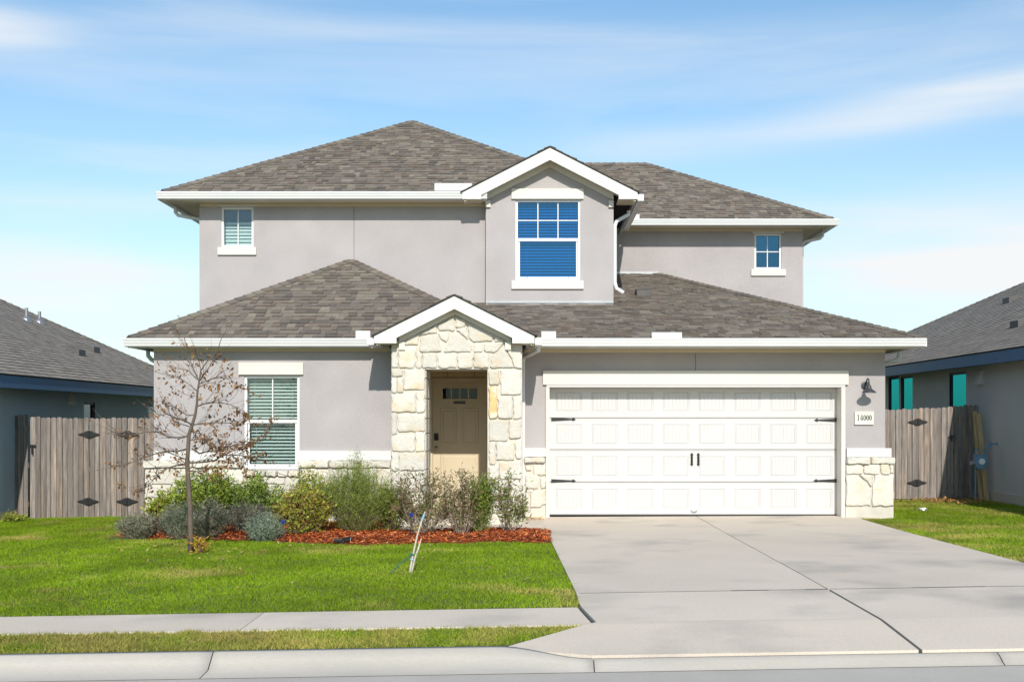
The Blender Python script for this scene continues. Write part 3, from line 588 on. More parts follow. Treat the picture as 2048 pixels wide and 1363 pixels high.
# front door
fd = MB(); DW = dxb-dxa; wx0, wx1 = PX(885.5, YD), PX(954, YD); wz1, wz0 = PZ(776, YD), PZ(797, YD)
fdo = wall_holes('front_door', 'tan', dxa, dxb, dzb, dzt, YD, [(wx0, wx1, wz0, wz1)], .05, thick=.05)
for i in range(4):
    a, c = wx0+(wx1-wx0)*i/4, wx0+(wx1-wx0)*(i+1)/4; boxpart('pane', 'pane_d', fdo, a+.01, c-.01, YD+.02, YD+.026, wz0+.004, wz1-.004)
    if i: boxpart('muntin', 'tan', fdo, a-.01, a+.01, YD-.004, YD+.03, wz0, wz1)
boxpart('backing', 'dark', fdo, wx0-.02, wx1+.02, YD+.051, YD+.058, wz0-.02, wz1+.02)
b = MB(); t = .022; b.box(wx0-t, wx0, YD-.014, YD, wz0-t, wz1+t); b.box(wx1, wx1+t, YD-.014, YD, wz0-t, wz1+t); b.box(wx0, wx1, YD-.014, YD, wz1, wz1+t); b.box(wx0, wx1, YD-.014, YD, wz0-t, wz0); b.build('light_frame', 'tan', fdo, .003)
def raised(x0, x1, z0, z1, Y, parent, m, name='panel'):
    b = MB(); k = .03
    rings = [(0, .0), (.012, .012), (.026, .004), (.05, .004), (.062, .012)]
    vs = []
    for gq, d in rings: vs += [(x0+gq, Y-d, z0+gq), (x1-gq, Y-d, z0+gq), (x1-gq, Y-d, z1-gq), (x0+gq, Y-d, z1-gq)]
    b.add(vs, [(r*4+i, r*4+(i+1)%4, r*4+4+(i+1)%4, r*4+4+i) for r in range(len(rings)-1) for i in range(4)]+[tuple(range(len(vs)-4, len(vs)))]); return b.build(name, m, parent)
for (a, c) in ((.14, .45), (.55, .86)):
    raised(dxa+DW*a, dxa+DW*c, PZ(887, YD), PZ(815, YD), YD, fdo, 'tan')
raised(dxa+DW*.14, dxa+DW*.86, .18, PZ(906, YD)+.0, YD, fdo, 'tan')
for i in range(1, 4):
    xx = dxa+DW*(.14+.72*i/4); boxpart('bead', 'tan', fdo, xx-.006, xx+.006, YD-.018, YD-.010, .25, PZ(914, YD))
boxpart('name_plate', 'bronze', fdo, PX(907, YD), PX(931, YD), YD-.012, YD, PZ(807, YD), PZ(802, YD), .002)
b = MB(); b.tube([(PX(919.5,YD),YD,PZ(819,YD)), (PX(919.5,YD),YD-.01,PZ(819,YD))], .008, 8); b.build('peephole', 'bronze', fdo)
boxpart('keypad_lock', 'black', fdo, PX(868.5, YD), PX(877, YD), YD-.03, YD, PZ(880, YD), PZ(866, YD), .008)
b = MB(); kx, kz = PX(873, YD), PZ(895, YD); b.tube([(kx,YD,kz), (kx,YD-.02,kz), (kx,YD-.03,kz), (kx,YD-.06,kz), (kx,YD-.075,kz)], [.032, .032, .014, .03, .018], 12); b.build('door_knob', 'steel', fdo, 0, True)
# wainscot, generated courses
def courses(parent, x0, x1, z0, z1, Y, hmin=.16, hmax=.30, hole=None, depth=.038):
    z = z1
    while z > z0+.02:
        h = min(random.uniform(hmin, hmax), z-z0)
        if z-h-z0 < .08: h = z-z0
        x = x0
        while x < x1-.01:
            wd = random.uniform(.22, .52)
            if x1-x-wd < .15: wd = x1-x
            if wd > .26 and h > .2 and random.random() < .3:
                k = h*random.uniform(.4, .6)
                for za_, zb_ in ((z-h, z-h+k), (z-h+k, z)): stone(R(x, za_, x+wd, zb_), parent, Y, depth)
            else: stone([(x, z-h), (x+wd+random.uniform(-.01,.01), z-h), (x+wd, z), (x, z)], parent, Y, depth)
            x += wd
        z -= h
YW = YLW-.07
def wains(x0, x1, ytop, ycap, Y, zb, gen=True, capn=.4, ret=None, band=True, depth=.07):
    X0, X1 = PX(x0, Y), PX(x1, Y); zc1, zc0 = PZ(ytop, Y), PZ(ycap, Y)
    b = MB(); b.box(X0, X1, Y, Y+depth, zb, zc0); r = b.build('wainscot', 'mortar', H)
    x = X0-.03 if ret != 'r' else X0; xe = X1+.03 if ret == 'r' else X1
    n = max(1, int((xe-x)/capn))
    for i in range(n):
        s = stone(R(x+(xe-x)*i/n, zc0, x+(xe-x)*(i+1)/n, zc1), r, Y+.03, .11, jit=.004)
    if gen: courses(r, X0, X1, zb+.01, zc0-.004, Y)
    return r
zc1 = PZ(920, YW)
r1 = wains(290, 487, 920, 935, YW, -.3, capn=.55); r2 = wains(600, 783, 920, 935, YW, -.3, capn=.42)
X0, X1 = PX(487.5, YW), PX(599.5, YW); b = MB(); b.box(X0, X1, YW, YW+.07, -.3, PZ(953, YW)); r3 = b.build('wainscot', 'mortar', H); courses(r3, X0, X1, -.29, PZ(953, YW)-.004, YW)
for i in range(5): stone(R(X0+(X1-X0)*i/5, PZ(953, YW), X0+(X1-X0)*(i+1)/5, PZ(940, YW)), r3, YW+.06, .15, jit=.008)
cream('trim_band', 309, 486, 901, 919.7, YLW, .06, 'white'); cream('trim_band', 600.5, 783, 901, 919.7, YLW, .06, 'white')
YW2 = YGW-.07
rp_ = wains(1692, 1787, 914, 928, YW2, -.02, gen=False, ret='r', capn=.4)
c7 = lambda pts: [(PX(1400+x/3.246, YW2), PZ(640+y/3.246, YW2)) for x, y in pts]
for p in (R(946,932,1056,998), R(1060,932,1166,1000), R(1170,932,1228,1000), R(1231,932,1256,994), [(946,1004),(1025,1004),(1108,1098),(1108,1203),(946,1205)], [(1034,1004),(1128,1004),(1112,1080)], [(1134,1004),(1256,1004),(1256,1207),(1114,1205),(1114,1085)]): stone(c7(p), rp_, YW2)
boxpart('footing', 'concrete', H, PX(1691, YW2), PX(1786, YW2), YW2-.012, YW2+.07, -.25, -.021+.02)
cream('trim_band', 1692, 1781, 895.5, 913.5, YGW, .06, 'white')
rq = wains(1050, 1091, 913, 925, YW2, -.02, gen=False, capn=.5)
c6 = lambda pts: [(PX(1050+x/3.245, YW2), PZ(640+y/3.245, YW2)) for x, y in pts]
for p in (R(2,938,45,975), R(55,936,136,1006), R(2,998,90,1095), R(102,1014,136,1090), [(34,1103),(136,1095),(136,1190),(95,1212),(30,1216)], R(2,1105,26,1216)): stone(c6(p), rq, YW2)
boxpart('footing', 'stone_t', H, PX(1050, YW2), PX(1092, YW2), YW2-.012, YW2+.07, -.25, 0)
cream('trim_band', 1050, 1091.5, 895.5, 912.5, YGW, .06, 'white')
boxpart('footing', 'concrete', H, sx0, ox0, YM-.02, YM+.7, -.3, zb0)
# ------------------------------------------------------------------ garage door
tY = YGW-.05
boxpart('garage_header', 'trim', H, PX(1086, tY), PX(1697.5, tY), tY, YGW-.002, PZ(769, tY), PZ(741, tY), .004)
boxpart('garage_header_strip', 'white', H, PX(1093, tY), PX(1691, tY), tY+.012, YGW+.28, PZ(773.5, tY), PZ(769.5, tY), .002)
for (x0, x1) in ((1092, 1099), (1683, 1691)): boxpart('garage_jamb', 'trim', H, PX(x0, tY), PX(x1, tY), tY+.005, YGW+.28, -.02, PZ(774, tY), .003)
YG = 20.28; gX0, gX1 = PX(1099, YG), PX(1679, YG)
gd = MB(); gd.box(gX0-.1, gX1+.1, YG+.05, YG+.08, 0, 2.35); gdo = gd.build('garage_door', 'door_white', H)
sy = [PZ(y, YG) for y in (1028, 963, 898.5, 835, 768)]; sy[0] = .012
# shared panel mesh with beaded boards
pw, ph = .455, .34
def panel_mesh():
    b = MB(); rings = [(0, 0), (.014, -.008), (.026, .003), (.036, .003)]; vs = []
    x0, x1, z0, z1 = -pw/2, pw/2, 0, ph
    for gq, d in rings: vs += [(x0+gq, -d, z0+gq), (x1-gq, -d, z0+gq), (x1-gq, -d, z1-gq), (x0+gq, -d, z1-gq)]
    b.add(vs, [(r*4+i, r*4+(i+1)%4, r*4+4+(i+1)%4, r*4+4+i) for r in range(3) for i in range(4)])
    xa, xb = x0+.036, x1-.036; n = 6
    for i in range(n):
        a, c = xa+(xb-xa)*i/n, xa+(xb-xa)*(i+1)/n; z2, z3 = z0+.036, z1-.036
        b.add([(a,.003,z2), (a+.009,-.003,z2), (c-.009,-.003,z2), (c,.003,z2), (a,.003,z3), (a+.009,-.003,z3), (c-.009,-.003,z3), (c,.003,z3)], [(0,1,5,4), (1,2,6,5), (2,3,7,6)])
    return b.build('panel', 'door_white', gdo, origin=(0,0,0))
pm = panel_mesh(); first = True; ctr = [1050+x/3.245 for x in (284, 516, 754, 986, 1222)]; ctr = [1137.4+71.55*i for i in range(8)]
for r in range(4):
    z0, z1 = sy[r]+.006, sy[r+1]-.006; zc = (z0+z1)/2-.012; holes = []
    for cxp in ctr: X = PX(cxp, YG); holes.append((X-pw/2, X+pw/2, zc-ph/2, zc+ph/2))
    s = wall_holes('section', 'door_white', gX0, gX1, z0, z1, YG, holes, .03, gdo, .045)
    b = MB(); b.box(gX0, gX1, YG-.006, YG-.0005, z1-.022, z1-.006); b.build('seam_bead', 'door_white', gdo, .002)
    for h in holes:
        o = pm if first else pm.copy()
        if not first: COL.objects.link(o)
        first = False; o.parent = gdo; o.location = Vector(((h[0]+h[1])/2, YG+.004, h[2]))-wloc(gdo)
def strap(x0, x1, yc):                     # tapering spear hinge, x0 root -> x1 tip
    X0, X1, zc = PX(x0, YG), PX(x1, YG), PZ(yc, YG); s = 1 if X1 > X0 else -1; Ln = abs(X1-X0); f = lambda a: X0+s*Ln*a
    top = [(0, .031), (.05, .030), (.80, .012), (.84, .010), (.86, .022), (.89, .030), (1, .002)]
    pr = [(f(a), YG-.016, zc+h) for a, h in top]+[(f(a), YG-.016, zc-h) for a, h in top[::-1]]
    b = MB(); b.prism(pr if s < 0 else pr[::-1], (0,.008,0)); b.build('strap_hinge', 'black', gdo, .002)
strap(1102.5, 1151.5, 838); strap(1102.5, 1151.5, 961); strap(1676, 1628.5, 839.5); strap(1674.5, 1627, 960.5)
for x in (1383.5, 1396.5):
    X = PX(x, YG); b = MB(); zt, zb_ = PZ(905, YG), PZ(931, YG); h = zt-zb_
    out = [(0, .003), (.06, .017), (.16, .026), (.24, .012), (.30, .020), (.5, .016), (.70, .020), (.76, .012), (.84, .026), (.94, .017), (1, .003)]
    b.prism([(X-wd, YG-.014, zb_+h*a) for a, wd in out]+[(X+wd, YG-.014, zb_+h*a) for a, wd in out[::-1]], (0,.008,0))
    b.tube([(X,YG-.01,zb_+h*.25), (X,YG-.045,zb_+h*.3), (X,YG-.05,zb_+h*.5), (X,YG-.045,zb_+h*.7), (X,YG-.01,zb_+h*.75)], .010, 6); b.build('pull_handle', 'black', gdo)
b = MB(); X = PX(1388, YG); b.tube([(X-.05,YG,.085), (X-.04,YG-.03,.07), (X,YG-.035,.062), (X+.04,YG-.03,.07), (X+.05,YG,.085)], .008, 6); b.build('lift_handle', 'steel', gdo)
boxpart('bottom_seal', 'bronze', gdo, gX0, gX1, YG-.002, YG+.045, -.004, .009)
# ------------------------------------------------------------------ wall lamp and number plaque
lx, lz = PX(1730.5, YGW), PZ(770, YGW)
lt = thing('wall_lamp', 'dark gooseneck barn lamp on the wall above the house number', 'wall lamp', (lx, YGW, lz))
b = MB(); b.tube([(lx,YGW-.001,lz), (lx,YGW-.025,lz), (lx,YGW-.035,lz)], [.068, .068, .04], 20); b.build('back_plate', 'bronze', lt)
b = MB(); pts = [(lx,YGW-.03,lz), (lx,YGW-.08,lz+.02)]+[(lx, YGW-.15+.07*math.cos(a), lz+.05+.055*math.sin(a)) for a in [math.radians(q) for q in (10, 40, 70, 90, 110, 140, 170)]]+[(lx,YGW-.225,lz-.01)]
b.tube(pts, .012, 8); b.build('gooseneck', 'bronze', lt, 0, True)
b = MB(); zs = lz-.0; prof = [(.022, .0), (.035, -.015), (.04, -.055), (.06, -.075), (.105, -.11), (.122, -.128), (.119, -.13), (.1, -.115), (.055, -.08), (.035, -.06)]
vs = []; n = 24
for r_, z_ in prof: vs += [(lx+r_*math.cos(2*math.pi*k/n), YGW-.225+r_*math.sin(2*math.pi*k/n), zs+z_) for k in range(n)]
b.add(vs, [(i*n+k, i*n+(k+1)%n, (i+1)*n+(k+1)%n, (i+1)*n+k) for i in range(len(prof)-1) for k in range(n)]+[tuple(range(n))]); b.build('lamp_shade', 'bronze', lt, 0, True)
px0, px1, pz1, pz0 = PX(1708.5, YGW), PX(1746.5, YGW), PZ(822, YGW), PZ(848.5, YGW)
pl = thing('house_number_plaque', 'small cream stone plaque with black house number beside the garage', 'sign', ((px0+px1)/2, YGW, pz0))
boxpart('plate', 'trim', pl, px0, px1, YGW-.03, YGW-.001, pz0, pz1, .004)
b = MB(); t = .012; y = YGW-.036
b.box(px0, px0+t, y, YGW-.0305, pz0, pz1); b.box(px1-t, px1, y, YGW-.0305, pz0, pz1); b.box(px0+t, px1-t, y, YGW-.0305, pz0, pz0+t); b.box(px0+t, px1-t, y, YGW-.0305, pz1-t, pz1); b.build('border', 'trim', pl)
dh = .092; dz = (pz0+pz1)/2-dh/2+.004; dw = .047; x = (px0+px1)/2-dw*2.52; yd = YGW-.0345
def dig(polys): b = MB(); [b.prism([(p[0], yd, p[1]) for p in q], (0,.004,0)) for q in polys]; b.build('numeral', 'black', pl)
def rect(a, c, d, e): return [(a,d), (c,d), (c,e), (a,e)]
dig([rect(x+.014, x+.026, dz+.008, dz+dh-.008), rect(x+.006, x+.034, dz, dz+.008), rect(x+.004, x+.034, dz+dh-.008, dz+dh)])
x += .050
dig([rect(x+.026, x+.038, dz, dz+dh), rect(x+.0, x+.026, dz+.024, dz+.033), rect(x+.038, x+.047, dz+.024, dz+.033), [(x,dz+.033), (x+.008,dz+.033), (x+.026,dz+dh-.012), (x+.026,dz+dh)], rect(x+.019, x+.026, dz, dz+.007), rect(x+.038, x+.044, dz, dz+.007)])
x += .055
for i in range(3):
    b = MB(); n = 20; cx_, cz_ = x+.02, dz+dh/2; vs = []
    for rx, rz in ((.022, dh/2), (.0085, dh/2-.008)):
        for y_ in (yd, yd+.004): vs += [(cx_+rx*math.cos(2*math.pi*k/n), y_, cz_+rz*math.sin(2*math.pi*k/n)) for k in range(n)]
    fs = []
    for k in range(n): q = (k+1)%n; fs += [(k, q, 2*n+q, 2*n+k), (k, n+k, n+q, q), (2*n+k, 2*n+q, 3*n+q, 3*n+k)]
    b.add(vs, fs); b.build('numeral', 'black', pl); x += .048
# ------------------------------------------------------------------ walkway and porch floor
wk = MB(); wk.prism([(-2.1, 17.75, -.10), (.232, 17.75, -.07), (.168, YGW-.1, -.06), (-2.1, YST-.05, -.10)], (0, 0, .06)); struct(wk.build('walkway', 'concrete', None, .008))
boxpart('porch_floor', 'concrete', H, ox0+.02, ox1-.02, YST-.04, YD+.05, -.1, .0)
# ------------------------------------------------------------------ fences and gates
def picket_mesh(wd, h, th=.018):
    b = MB(); c = wd*.22; pr = [(-wd/2,0,0), (wd/2,0,0), (wd/2,0,h-c), (wd/2-c,0,h), (-wd/2+c,0,h), (-wd/2,0,h-c)]; b.prism(pr, (0,th,0)); return b
def fence(name, label, cat, pxs, D0, D1, ytop, ybot, group=None, rails=True, hinges=(), lean=0):
    # pxs: photo x of the picket edges along the run, D0..D1 depth at both ends
    n = len(pxs)-1; x0, x1 = pxs[0], pxs[-1]
    Dm = lambda x: D0+(D1-D0)*(x-x0)/(x1-x0)
    zb = lambda x: PZ(ybot[0]+(ybot[1]-ybot[0])*(x-x0)/(x1-x0), Dm(x)); zt = lambda x: PZ(ytop[0]+(ytop[1]-ytop[0])*(x-x0)/(x1-x0), Dm(x))
    xm = (x0+x1)/2; root = thing(name, label, cat, (PX(xm, Dm(xm)), Dm(xm), zb(xm)), group)
    ang = math.atan2(D1-D0, PX(x1, D1)-PX(x0, D0))
    for i in range(n):
        xc = (pxs[i]+pxs[i+1])/2; D = Dm(xc); wd = abs(PX(pxs[i+1], D)-PX(pxs[i], D))/max(math.cos(ang), .3)-.010
        h = zt(xc)-zb(xc)+random.uniform(-.012, .012); b = picket_mesh(wd, h)
        b.v = [Vector(v) for v in b.v]; o = b.build('picket', 'wood', root, 0, origin=(0,0,0)); o.location = Vector((PX(xc, D), D+random.uniform(-.004, .004), zb(xc)))-wloc(root); o.rotation_euler = (0, random.uniform(-.004, .004)+(lean if i < 2 else 0), ang)
    if rails:
        for f_ in (.12, .5, .86):
            a = Vector((PX(x0, D0), D0, zb(x0)+(zt(x0)-zb(x0))*f_)); c = Vector((PX(x1, D1), D1, zb(x1)+(zt(x1)-zb(x1))*f_)); d = Vector((0,.045,0))
            b = MB(); b.prism([a+Vector((0,.025,-.045)), c+Vector((0,.025,-.045)), c+Vector((0,.025,.045)), a+Vector((0,.025,.045))], d); b.build('rail', 'wood', root)
    for (hx, hy) in hinges:
        D = Dm(hx)-.03; X, Z = PX(hx, D), PZ(hy, D); L_ = .20; b = MB(); outl = []
        prof = [(-1, .004), (-.72, .022), (-.45, .034), (-.32, .052), (-.18, .064), (0, .068), (.18, .064), (.32, .052), (.45, .034), (.72, .022), (1, .004)]
        inn = [(-.62, 0), (-.45, .016), (-.30, .0)]
        b.prism([(X+a*L_, D-.006, Z-h_) for a, h_ in prof]+[(X+a*L_, D-.006, Z+h_) for a, h_ in prof[::-1]], (0,.006,0)); b.tube([(X,D-.012,Z-.05), (X,D-.012,Z+.05)], .012, 8)
        for s in (-1, 1):
            for a in (.22, .8): b.tube([(X+s*a*L_,D-.005,Z), (X+s*a*L_,D-.013,Z)], .010, 8)
        b.build('hinge', 'black', root)
    return root
def split(x0, x1, n): return [x0+(x1-x0)*i/n+(random.uniform(-1.2, 1.2) if 0 < i < n else 0) for i in range(n+1)]
gl = fence('wooden_gate', 'weathered wooden gate with black latch beside the neighbouring blue trimmed house', 'gate', split(60, 178, 11), 21.98, 22.05, (833, 836), (1036, 1038), hinges=((178, 868), (176, 1002)), lean=.0)
D = 21.95; b = MB(); X, Z = PX(65, D), PZ(890, D); b.box(X-.05, X+.06, D-.03, D-.005, Z-.012, Z+.012); b.box(X-.012, X+.012, D-.03, D-.006, Z-.16, Z-.013); b.build('latch', 'black', gl)
fence('wooden_fence', 'weathered wooden fence panel with black hinges behind the brown leafed tree', 'fence', split(178.5, 310, 12), 22.05, 22.05, (836, 834), (1038, 1034), hinges=((255, 868), (254, 1002)))
fence('wooden_fence', 'narrow shaded fence end against the wall of the neighbouring blue trimmed house', 'fence', split(27, 56, 3), 22.4, 22.4, (829, 829), (1030, 1032))
fence('wooden_fence', 'weathered wooden fence strip between the garage corner and gate', 'fence', split(1768, 1836, 6), 24.4, 24.4, (818, 817), (997, 997))
gr = fence('wooden_gate', 'weathered wooden gate with black hinges beside the garage stone pier', 'gate', split(1836.5, 1906, 6), 24.4, 24.4, (816, 812), (997, 995), hinges=((1836, 843), (1834, 964.5)))
D = 24.37; b = MB(); X, Z = PX(1903, D), PZ(872, D); b.box(X-.06, X+.06, D-.03, D-.005, Z-.012, Z+.012); b.box(X-.012, X+.012, D-.03, D-.006, Z-.1, Z-.013); b.build('latch', 'black', gr)
fence('wooden_fence', 'shaded fence end beside the blue gas meter', 'fence', split(1906.5, 1958, 5), 24.4, 24.4, (811, 808), (995, 992))
# ------------------------------------------------------------------ neighbouring houses
NPAL = [(.25,.222,.195), (.275,.245,.215), (.22,.195,.172), (.30,.268,.235)]
def neighbour(sgn, Xe, ze, Xw, Yf, Yb, label, wallm, wins, pipes, vents, gz, half=8.2, p=.49, gl='pane_t'):
    r = thing('neighbour_house', label, 'house', (sgn*(abs(Xw)+5), (Yf+Yb)/2, gz))
    Xi = Xe+sgn*half; zr = ze+p*half
    holes = [(a, c, z0, z1) for a, c, z0, z1 in wins]
    # the long side wall with window openings, built along Y
    b = MB(); Y = sorted(set([Yf+.5, Yb-.5]+[h[0] for h in holes]+[h[1] for h in holes])); Z = sorted(set([gz-.3, ze]+[h[2] for h in holes]+[h[3] for h in holes]))
    for i in range(len(Y)-1):
        for j in range(len(Z)-1):
            cy, cz = (Y[i]+Y[i+1])/2, (Z[j]+Z[j+1])/2
            if any(h[0] < cy < h[1] and h[2] < cz < h[3] for h in holes): continue
            b.add([(Xw,Y[i],Z[j]), (Xw,Y[i+1],Z[j]), (Xw,Y[i+1],Z[j+1]), (Xw,Y[i],Z[j+1])], [(0,1,2,3)])
    x2 = Xw+sgn*2*(half-.4)
    b.add([(Xw,Yf+.5,gz-.3), (x2,Yf+.5,gz-.3), (x2,Yf+.5,ze), (Xw,Yf+.5,ze)], [(0,1,2,3)]); b.add([(Xw,Yb-.5,gz-.3), (x2,Yb-.5,gz-.3), (x2,Yb-.5,ze), (Xw,Yb-.5,ze)], [(0,1,2,3)])
    b.add([(x2,Yf+.5,gz-.3), (x2,Yb-.5,gz-.3), (x2,Yb-.5,ze), (x2,Yf+.5,ze)], [(0,1,2,3)]); b.build('wall', wallm, r)
    boxpart('slab_edge', 'concrete', r, min(Xw-sgn*.03, Xw), max(Xw-sgn*.03, Xw), Yf+.5, Yb-.5, gz-.3, gz+.14)
    for (a, c, z0, z1) in holes:
        f = MB(); t = .05; i0, i1 = (Xw+sgn*.02, Xw+sgn*.08); lo, hi = min(i0, i1), max(i0, i1)
        f.box(lo, hi, a, a+t, z0, z1); f.box(lo, hi, c-t, c, z0, z1); f.box(lo, hi, a+t, c-t, z1-t, z1); f.box(lo, hi, a+t, c-t, z0, z0+t); fo = f.build('window', 'nframe', r)
        boxpart('pane', gl, fo, lo+.02, lo+.026, a+t, c-t, z0+t, z1-t); k0, k1 = Xw+sgn*.3, Xw+sgn*.31; boxpart('blind', 'slat', fo, min(k0, k1), max(k0, k1), a-.1, c+.1, z0, z1)
    e = lambda a, c: roof_plane(a, r, pal=NPAL)
    zl = ze+.02; xf = Xe+sgn*2*half
    side = [(Xe,Yb,zl), (Xe,Yf,zl), (Xi,Yf+half,zr), (Xi,Yb-half,zr)] if sgn > 0 else [(Xe,Yf,zl), (Xe,Yb,zl), (Xi,Yb-half,zr), (Xi,Yf+half,zr)]
    rs, n1 = roof_plane(side, r, pal=NPAL, uni=True)
    fr = [(Xe,Yf,zl), (xf,Yf,zl), (Xi,Yf+half,zr)] if sgn > 0 else [(xf,Yf,zl), (Xe,Yf,zl), (Xi,Yf+half,zr)]
    b = MB(); b.prism(fr, (0,0,-.05)); b.prism([(Xe,Yb,zl), (xf,Yb,zl), (Xi,Yb-half,zr)], (0,0,-.05)); b.prism([(xf,Yf,zl), (xf,Yb,zl), (Xi,Yb-half,zr), (Xi,Yf+half,zr)], (0,0,-.05)); b.build('roof', 'vent', r)
    nb = Vector((0, p, 1)).normalized(); hipcap((Xe,Yb,zl), (Xi,Yb-half,zr), n1, nb, rs); hipcap((Xi,Yb-half,zr), (Xi,Yf+half,zr), n1, Vector((sgn*p, 0, 1)).normalized(), rs)
    boxpart('fascia', 'navy', r, min(Xe, Xe+sgn*.03), max(Xe, Xe+sgn*.03), Yf, Yb, zl-.24, zl-.02)
    boxpart('soffit', 'nframe', r, min(Xe+sgn*.031, Xw), max(Xe+sgn*.031, Xw), Yf, Yb, zl-.2, zl-.18)
    boxpart('fascia', 'navy', r, min(Xe+sgn*.031, xf), max(Xe+sgn*.031, xf), Yf, Yf+.03, zl-.24, zl-.06)
    # things standing on the roof, given by photo pixel: found where the pixel ray meets the roof plane
    def onroof(x, y):
        # plane: z = zl + p*(|X|-|Xe|)
        ax, az = (x-VX)/F, -(y-YH)/F; D = (zl-HC-p*abs(Xe))/(az-p*abs(ax)); return Vector((ax*D, D, HC+az*D))
    for (x, y, h) in pipes:
        q = onroof(x, y); b = MB(); b.tube([q-Vector((0,0,.05)), q+Vector((0,0,.03)), q+Vector((0,0,.10)), q+Vector((0,0,.11)), q+Vector((0,0,h))], [.13, .12, .06, .04, .04], 10); b.build('vent_pipe', 'steel', r)
    for (x, y) in vents:
        q = onroof(x, y); b = MB(); d = Vector((sgn*.55, 0, p*.55)); w_ = Vector((0,.42,0)); u = Vector((0,0,.16))
        b.add([q, q+w_, q+w_+d, q+d, q+u, q+w_+u, q+w_+d, q+d], [(0,1,5,4), (4,5,2,3), (0,4,3), (1,2,5)]); b.build('roof_vent', 'vent', r)
    return r
Xe1 = -9.2; ze1 = HC+.775; XW1 = -9.62
yw = lambda x, X: X*F/(x-VX)
win1 = [(yw(168, XW1), yw(190, XW1)), (yw(297, XW1), yw(322, XW1))]
nl = neighbour(-1, Xe1, ze1, XW1, 14, 34.5, 'grey house with blue fascia beyond the weathered gate and dead leafed tree', 'nwall', [(min(a), max(a), 1.15, 1.99) for a in win1], [(53, 640, .30), (79, 645, .28)], [(158, 712), (188, 706)], -.2, p=.53, gl='pane')
Xe2, ze2, XW2 = 8.82, HC+1.285, 9.24
win2 = [(1777, 1798), (1802, 1825), (1899, 1932)]
nr = neighbour(1, Xe2, ze2, XW2, 14, 39.5, 'grey house with dark fascia and teal windows behind the blue gas meter', 'nwall2', [(yw(c, XW2), yw(a, XW2), PZ(835, yw(c, XW2)), PZ(752 if i < 2 else 744, (yw(c, XW2)+yw(a, XW2))/2)) for i, (a, c) in enumerate(win2)], [], [(2018, 606), (2036, 655)], .05)
for root_, x, y, X in ((nr, 1963, 768, XW2), (nl, 140, 810, XW1)):      # wall vents
    Y = yw(x, X); z = PZ(y, Y); s = -1 if X > 0 else 1; b = MB(); b.add([(X,Y-.11,z), (X,Y+.11,z), (X+s*.12,Y+.1,z), (X+s*.12,Y-.1,z), (X,Y-.1,z+.28), (X,Y+.1,z+.28), (X+s*.05,Y+.07,z+.28), (X+s*.05,Y-.07,z+.28)], [(0,1,2,3), (4,7,6,5), (3,2,6,7), (0,3,7,4), (1,5,6,2), (0,4,5,1)]); b.build('wall_vent', 'nwall2', root_)
# gas meter and planks
D = 23.7; mx_, mz_ = PX(1960, D), PZ(925, D)
gm = thing('gas_meter', 'blue grey gas meter with pipe against the house wall beside leaning planks', 'gas meter', (mx_, D, G(mx_, D)))
b = MB(); n = 14; b.tube([(mx_,D-.09,mz_), (mx_,D-.07,mz_), (mx_,D+.07,mz_), (mx_,D+.09,mz_)], [.10, .14, .14, .10], n); b.box(mx_-.12, mx_+.12, D-.06, D+.06, mz_+.02, mz_+.17); b.build('meter_body', 'meter', gm, .01)
b = MB(); b.tube([(mx_,D-.09,mz_+.03), (mx_,D-.11,mz_+.03)], .06, 16); b.build('dial', 'paper', gm)
b = MB(); b.tube([(mx_-.09,D,G(mx_,D)-.05), (mx_-.09,D,mz_+.25), (mx_-.05,D,mz_+.28), (mx_+.0,D,mz_+.22)], .018, 8); b.build('inlet_pipe', 'meter', gm)
b = MB(); b.tube([(mx_-.2,D-.04,mz_), (mx_-.12,D-.04,mz_)], .05, 10); b.build('regulator', 'steel', gm)
wx_ = XW2; b = MB(); b.tube([(mx_+.08,D,mz_+.15), (mx_+.08,D,mz_+.28), (mx_+.12,D,mz_+.33), (mx_+.28,D,mz_+.38), (min(wx_, mx_+.42),D,mz_+.38)], .018, 8); b.tube([(mx_+.2,D,mz_+.3), (mx_+.2,D,mz_+.42)], .03, 8); b.build('outlet_pipe', 'meter', gm)
for i, (xa, xb, yt, lab) in enumerate(((1963, 1950, 822, 'raw wooden plank leaning on the fence behind the gas meter'), (1974, 1957, 826, 'outer raw wooden plank leaning between gas meter and house wall'))):
    Db, Dt = 24.05-i*.12, 24.25-i*.1; p0 = Vector((PX(xa, Db), Db, G(8.8, Db))); p1 = Vector((PX(xb, Dt), Dt, PZ(yt, Dt))); d = (p1-p0).normalized(); s = d.cross(Vector((0,-1,0))).normalized()*.045
    b = MB(); b.prism([p0-s, p0+s, p1+s, p1-s], (0,.04,0)); tag(b.build('plank', 'plank'), lab, 'plank')
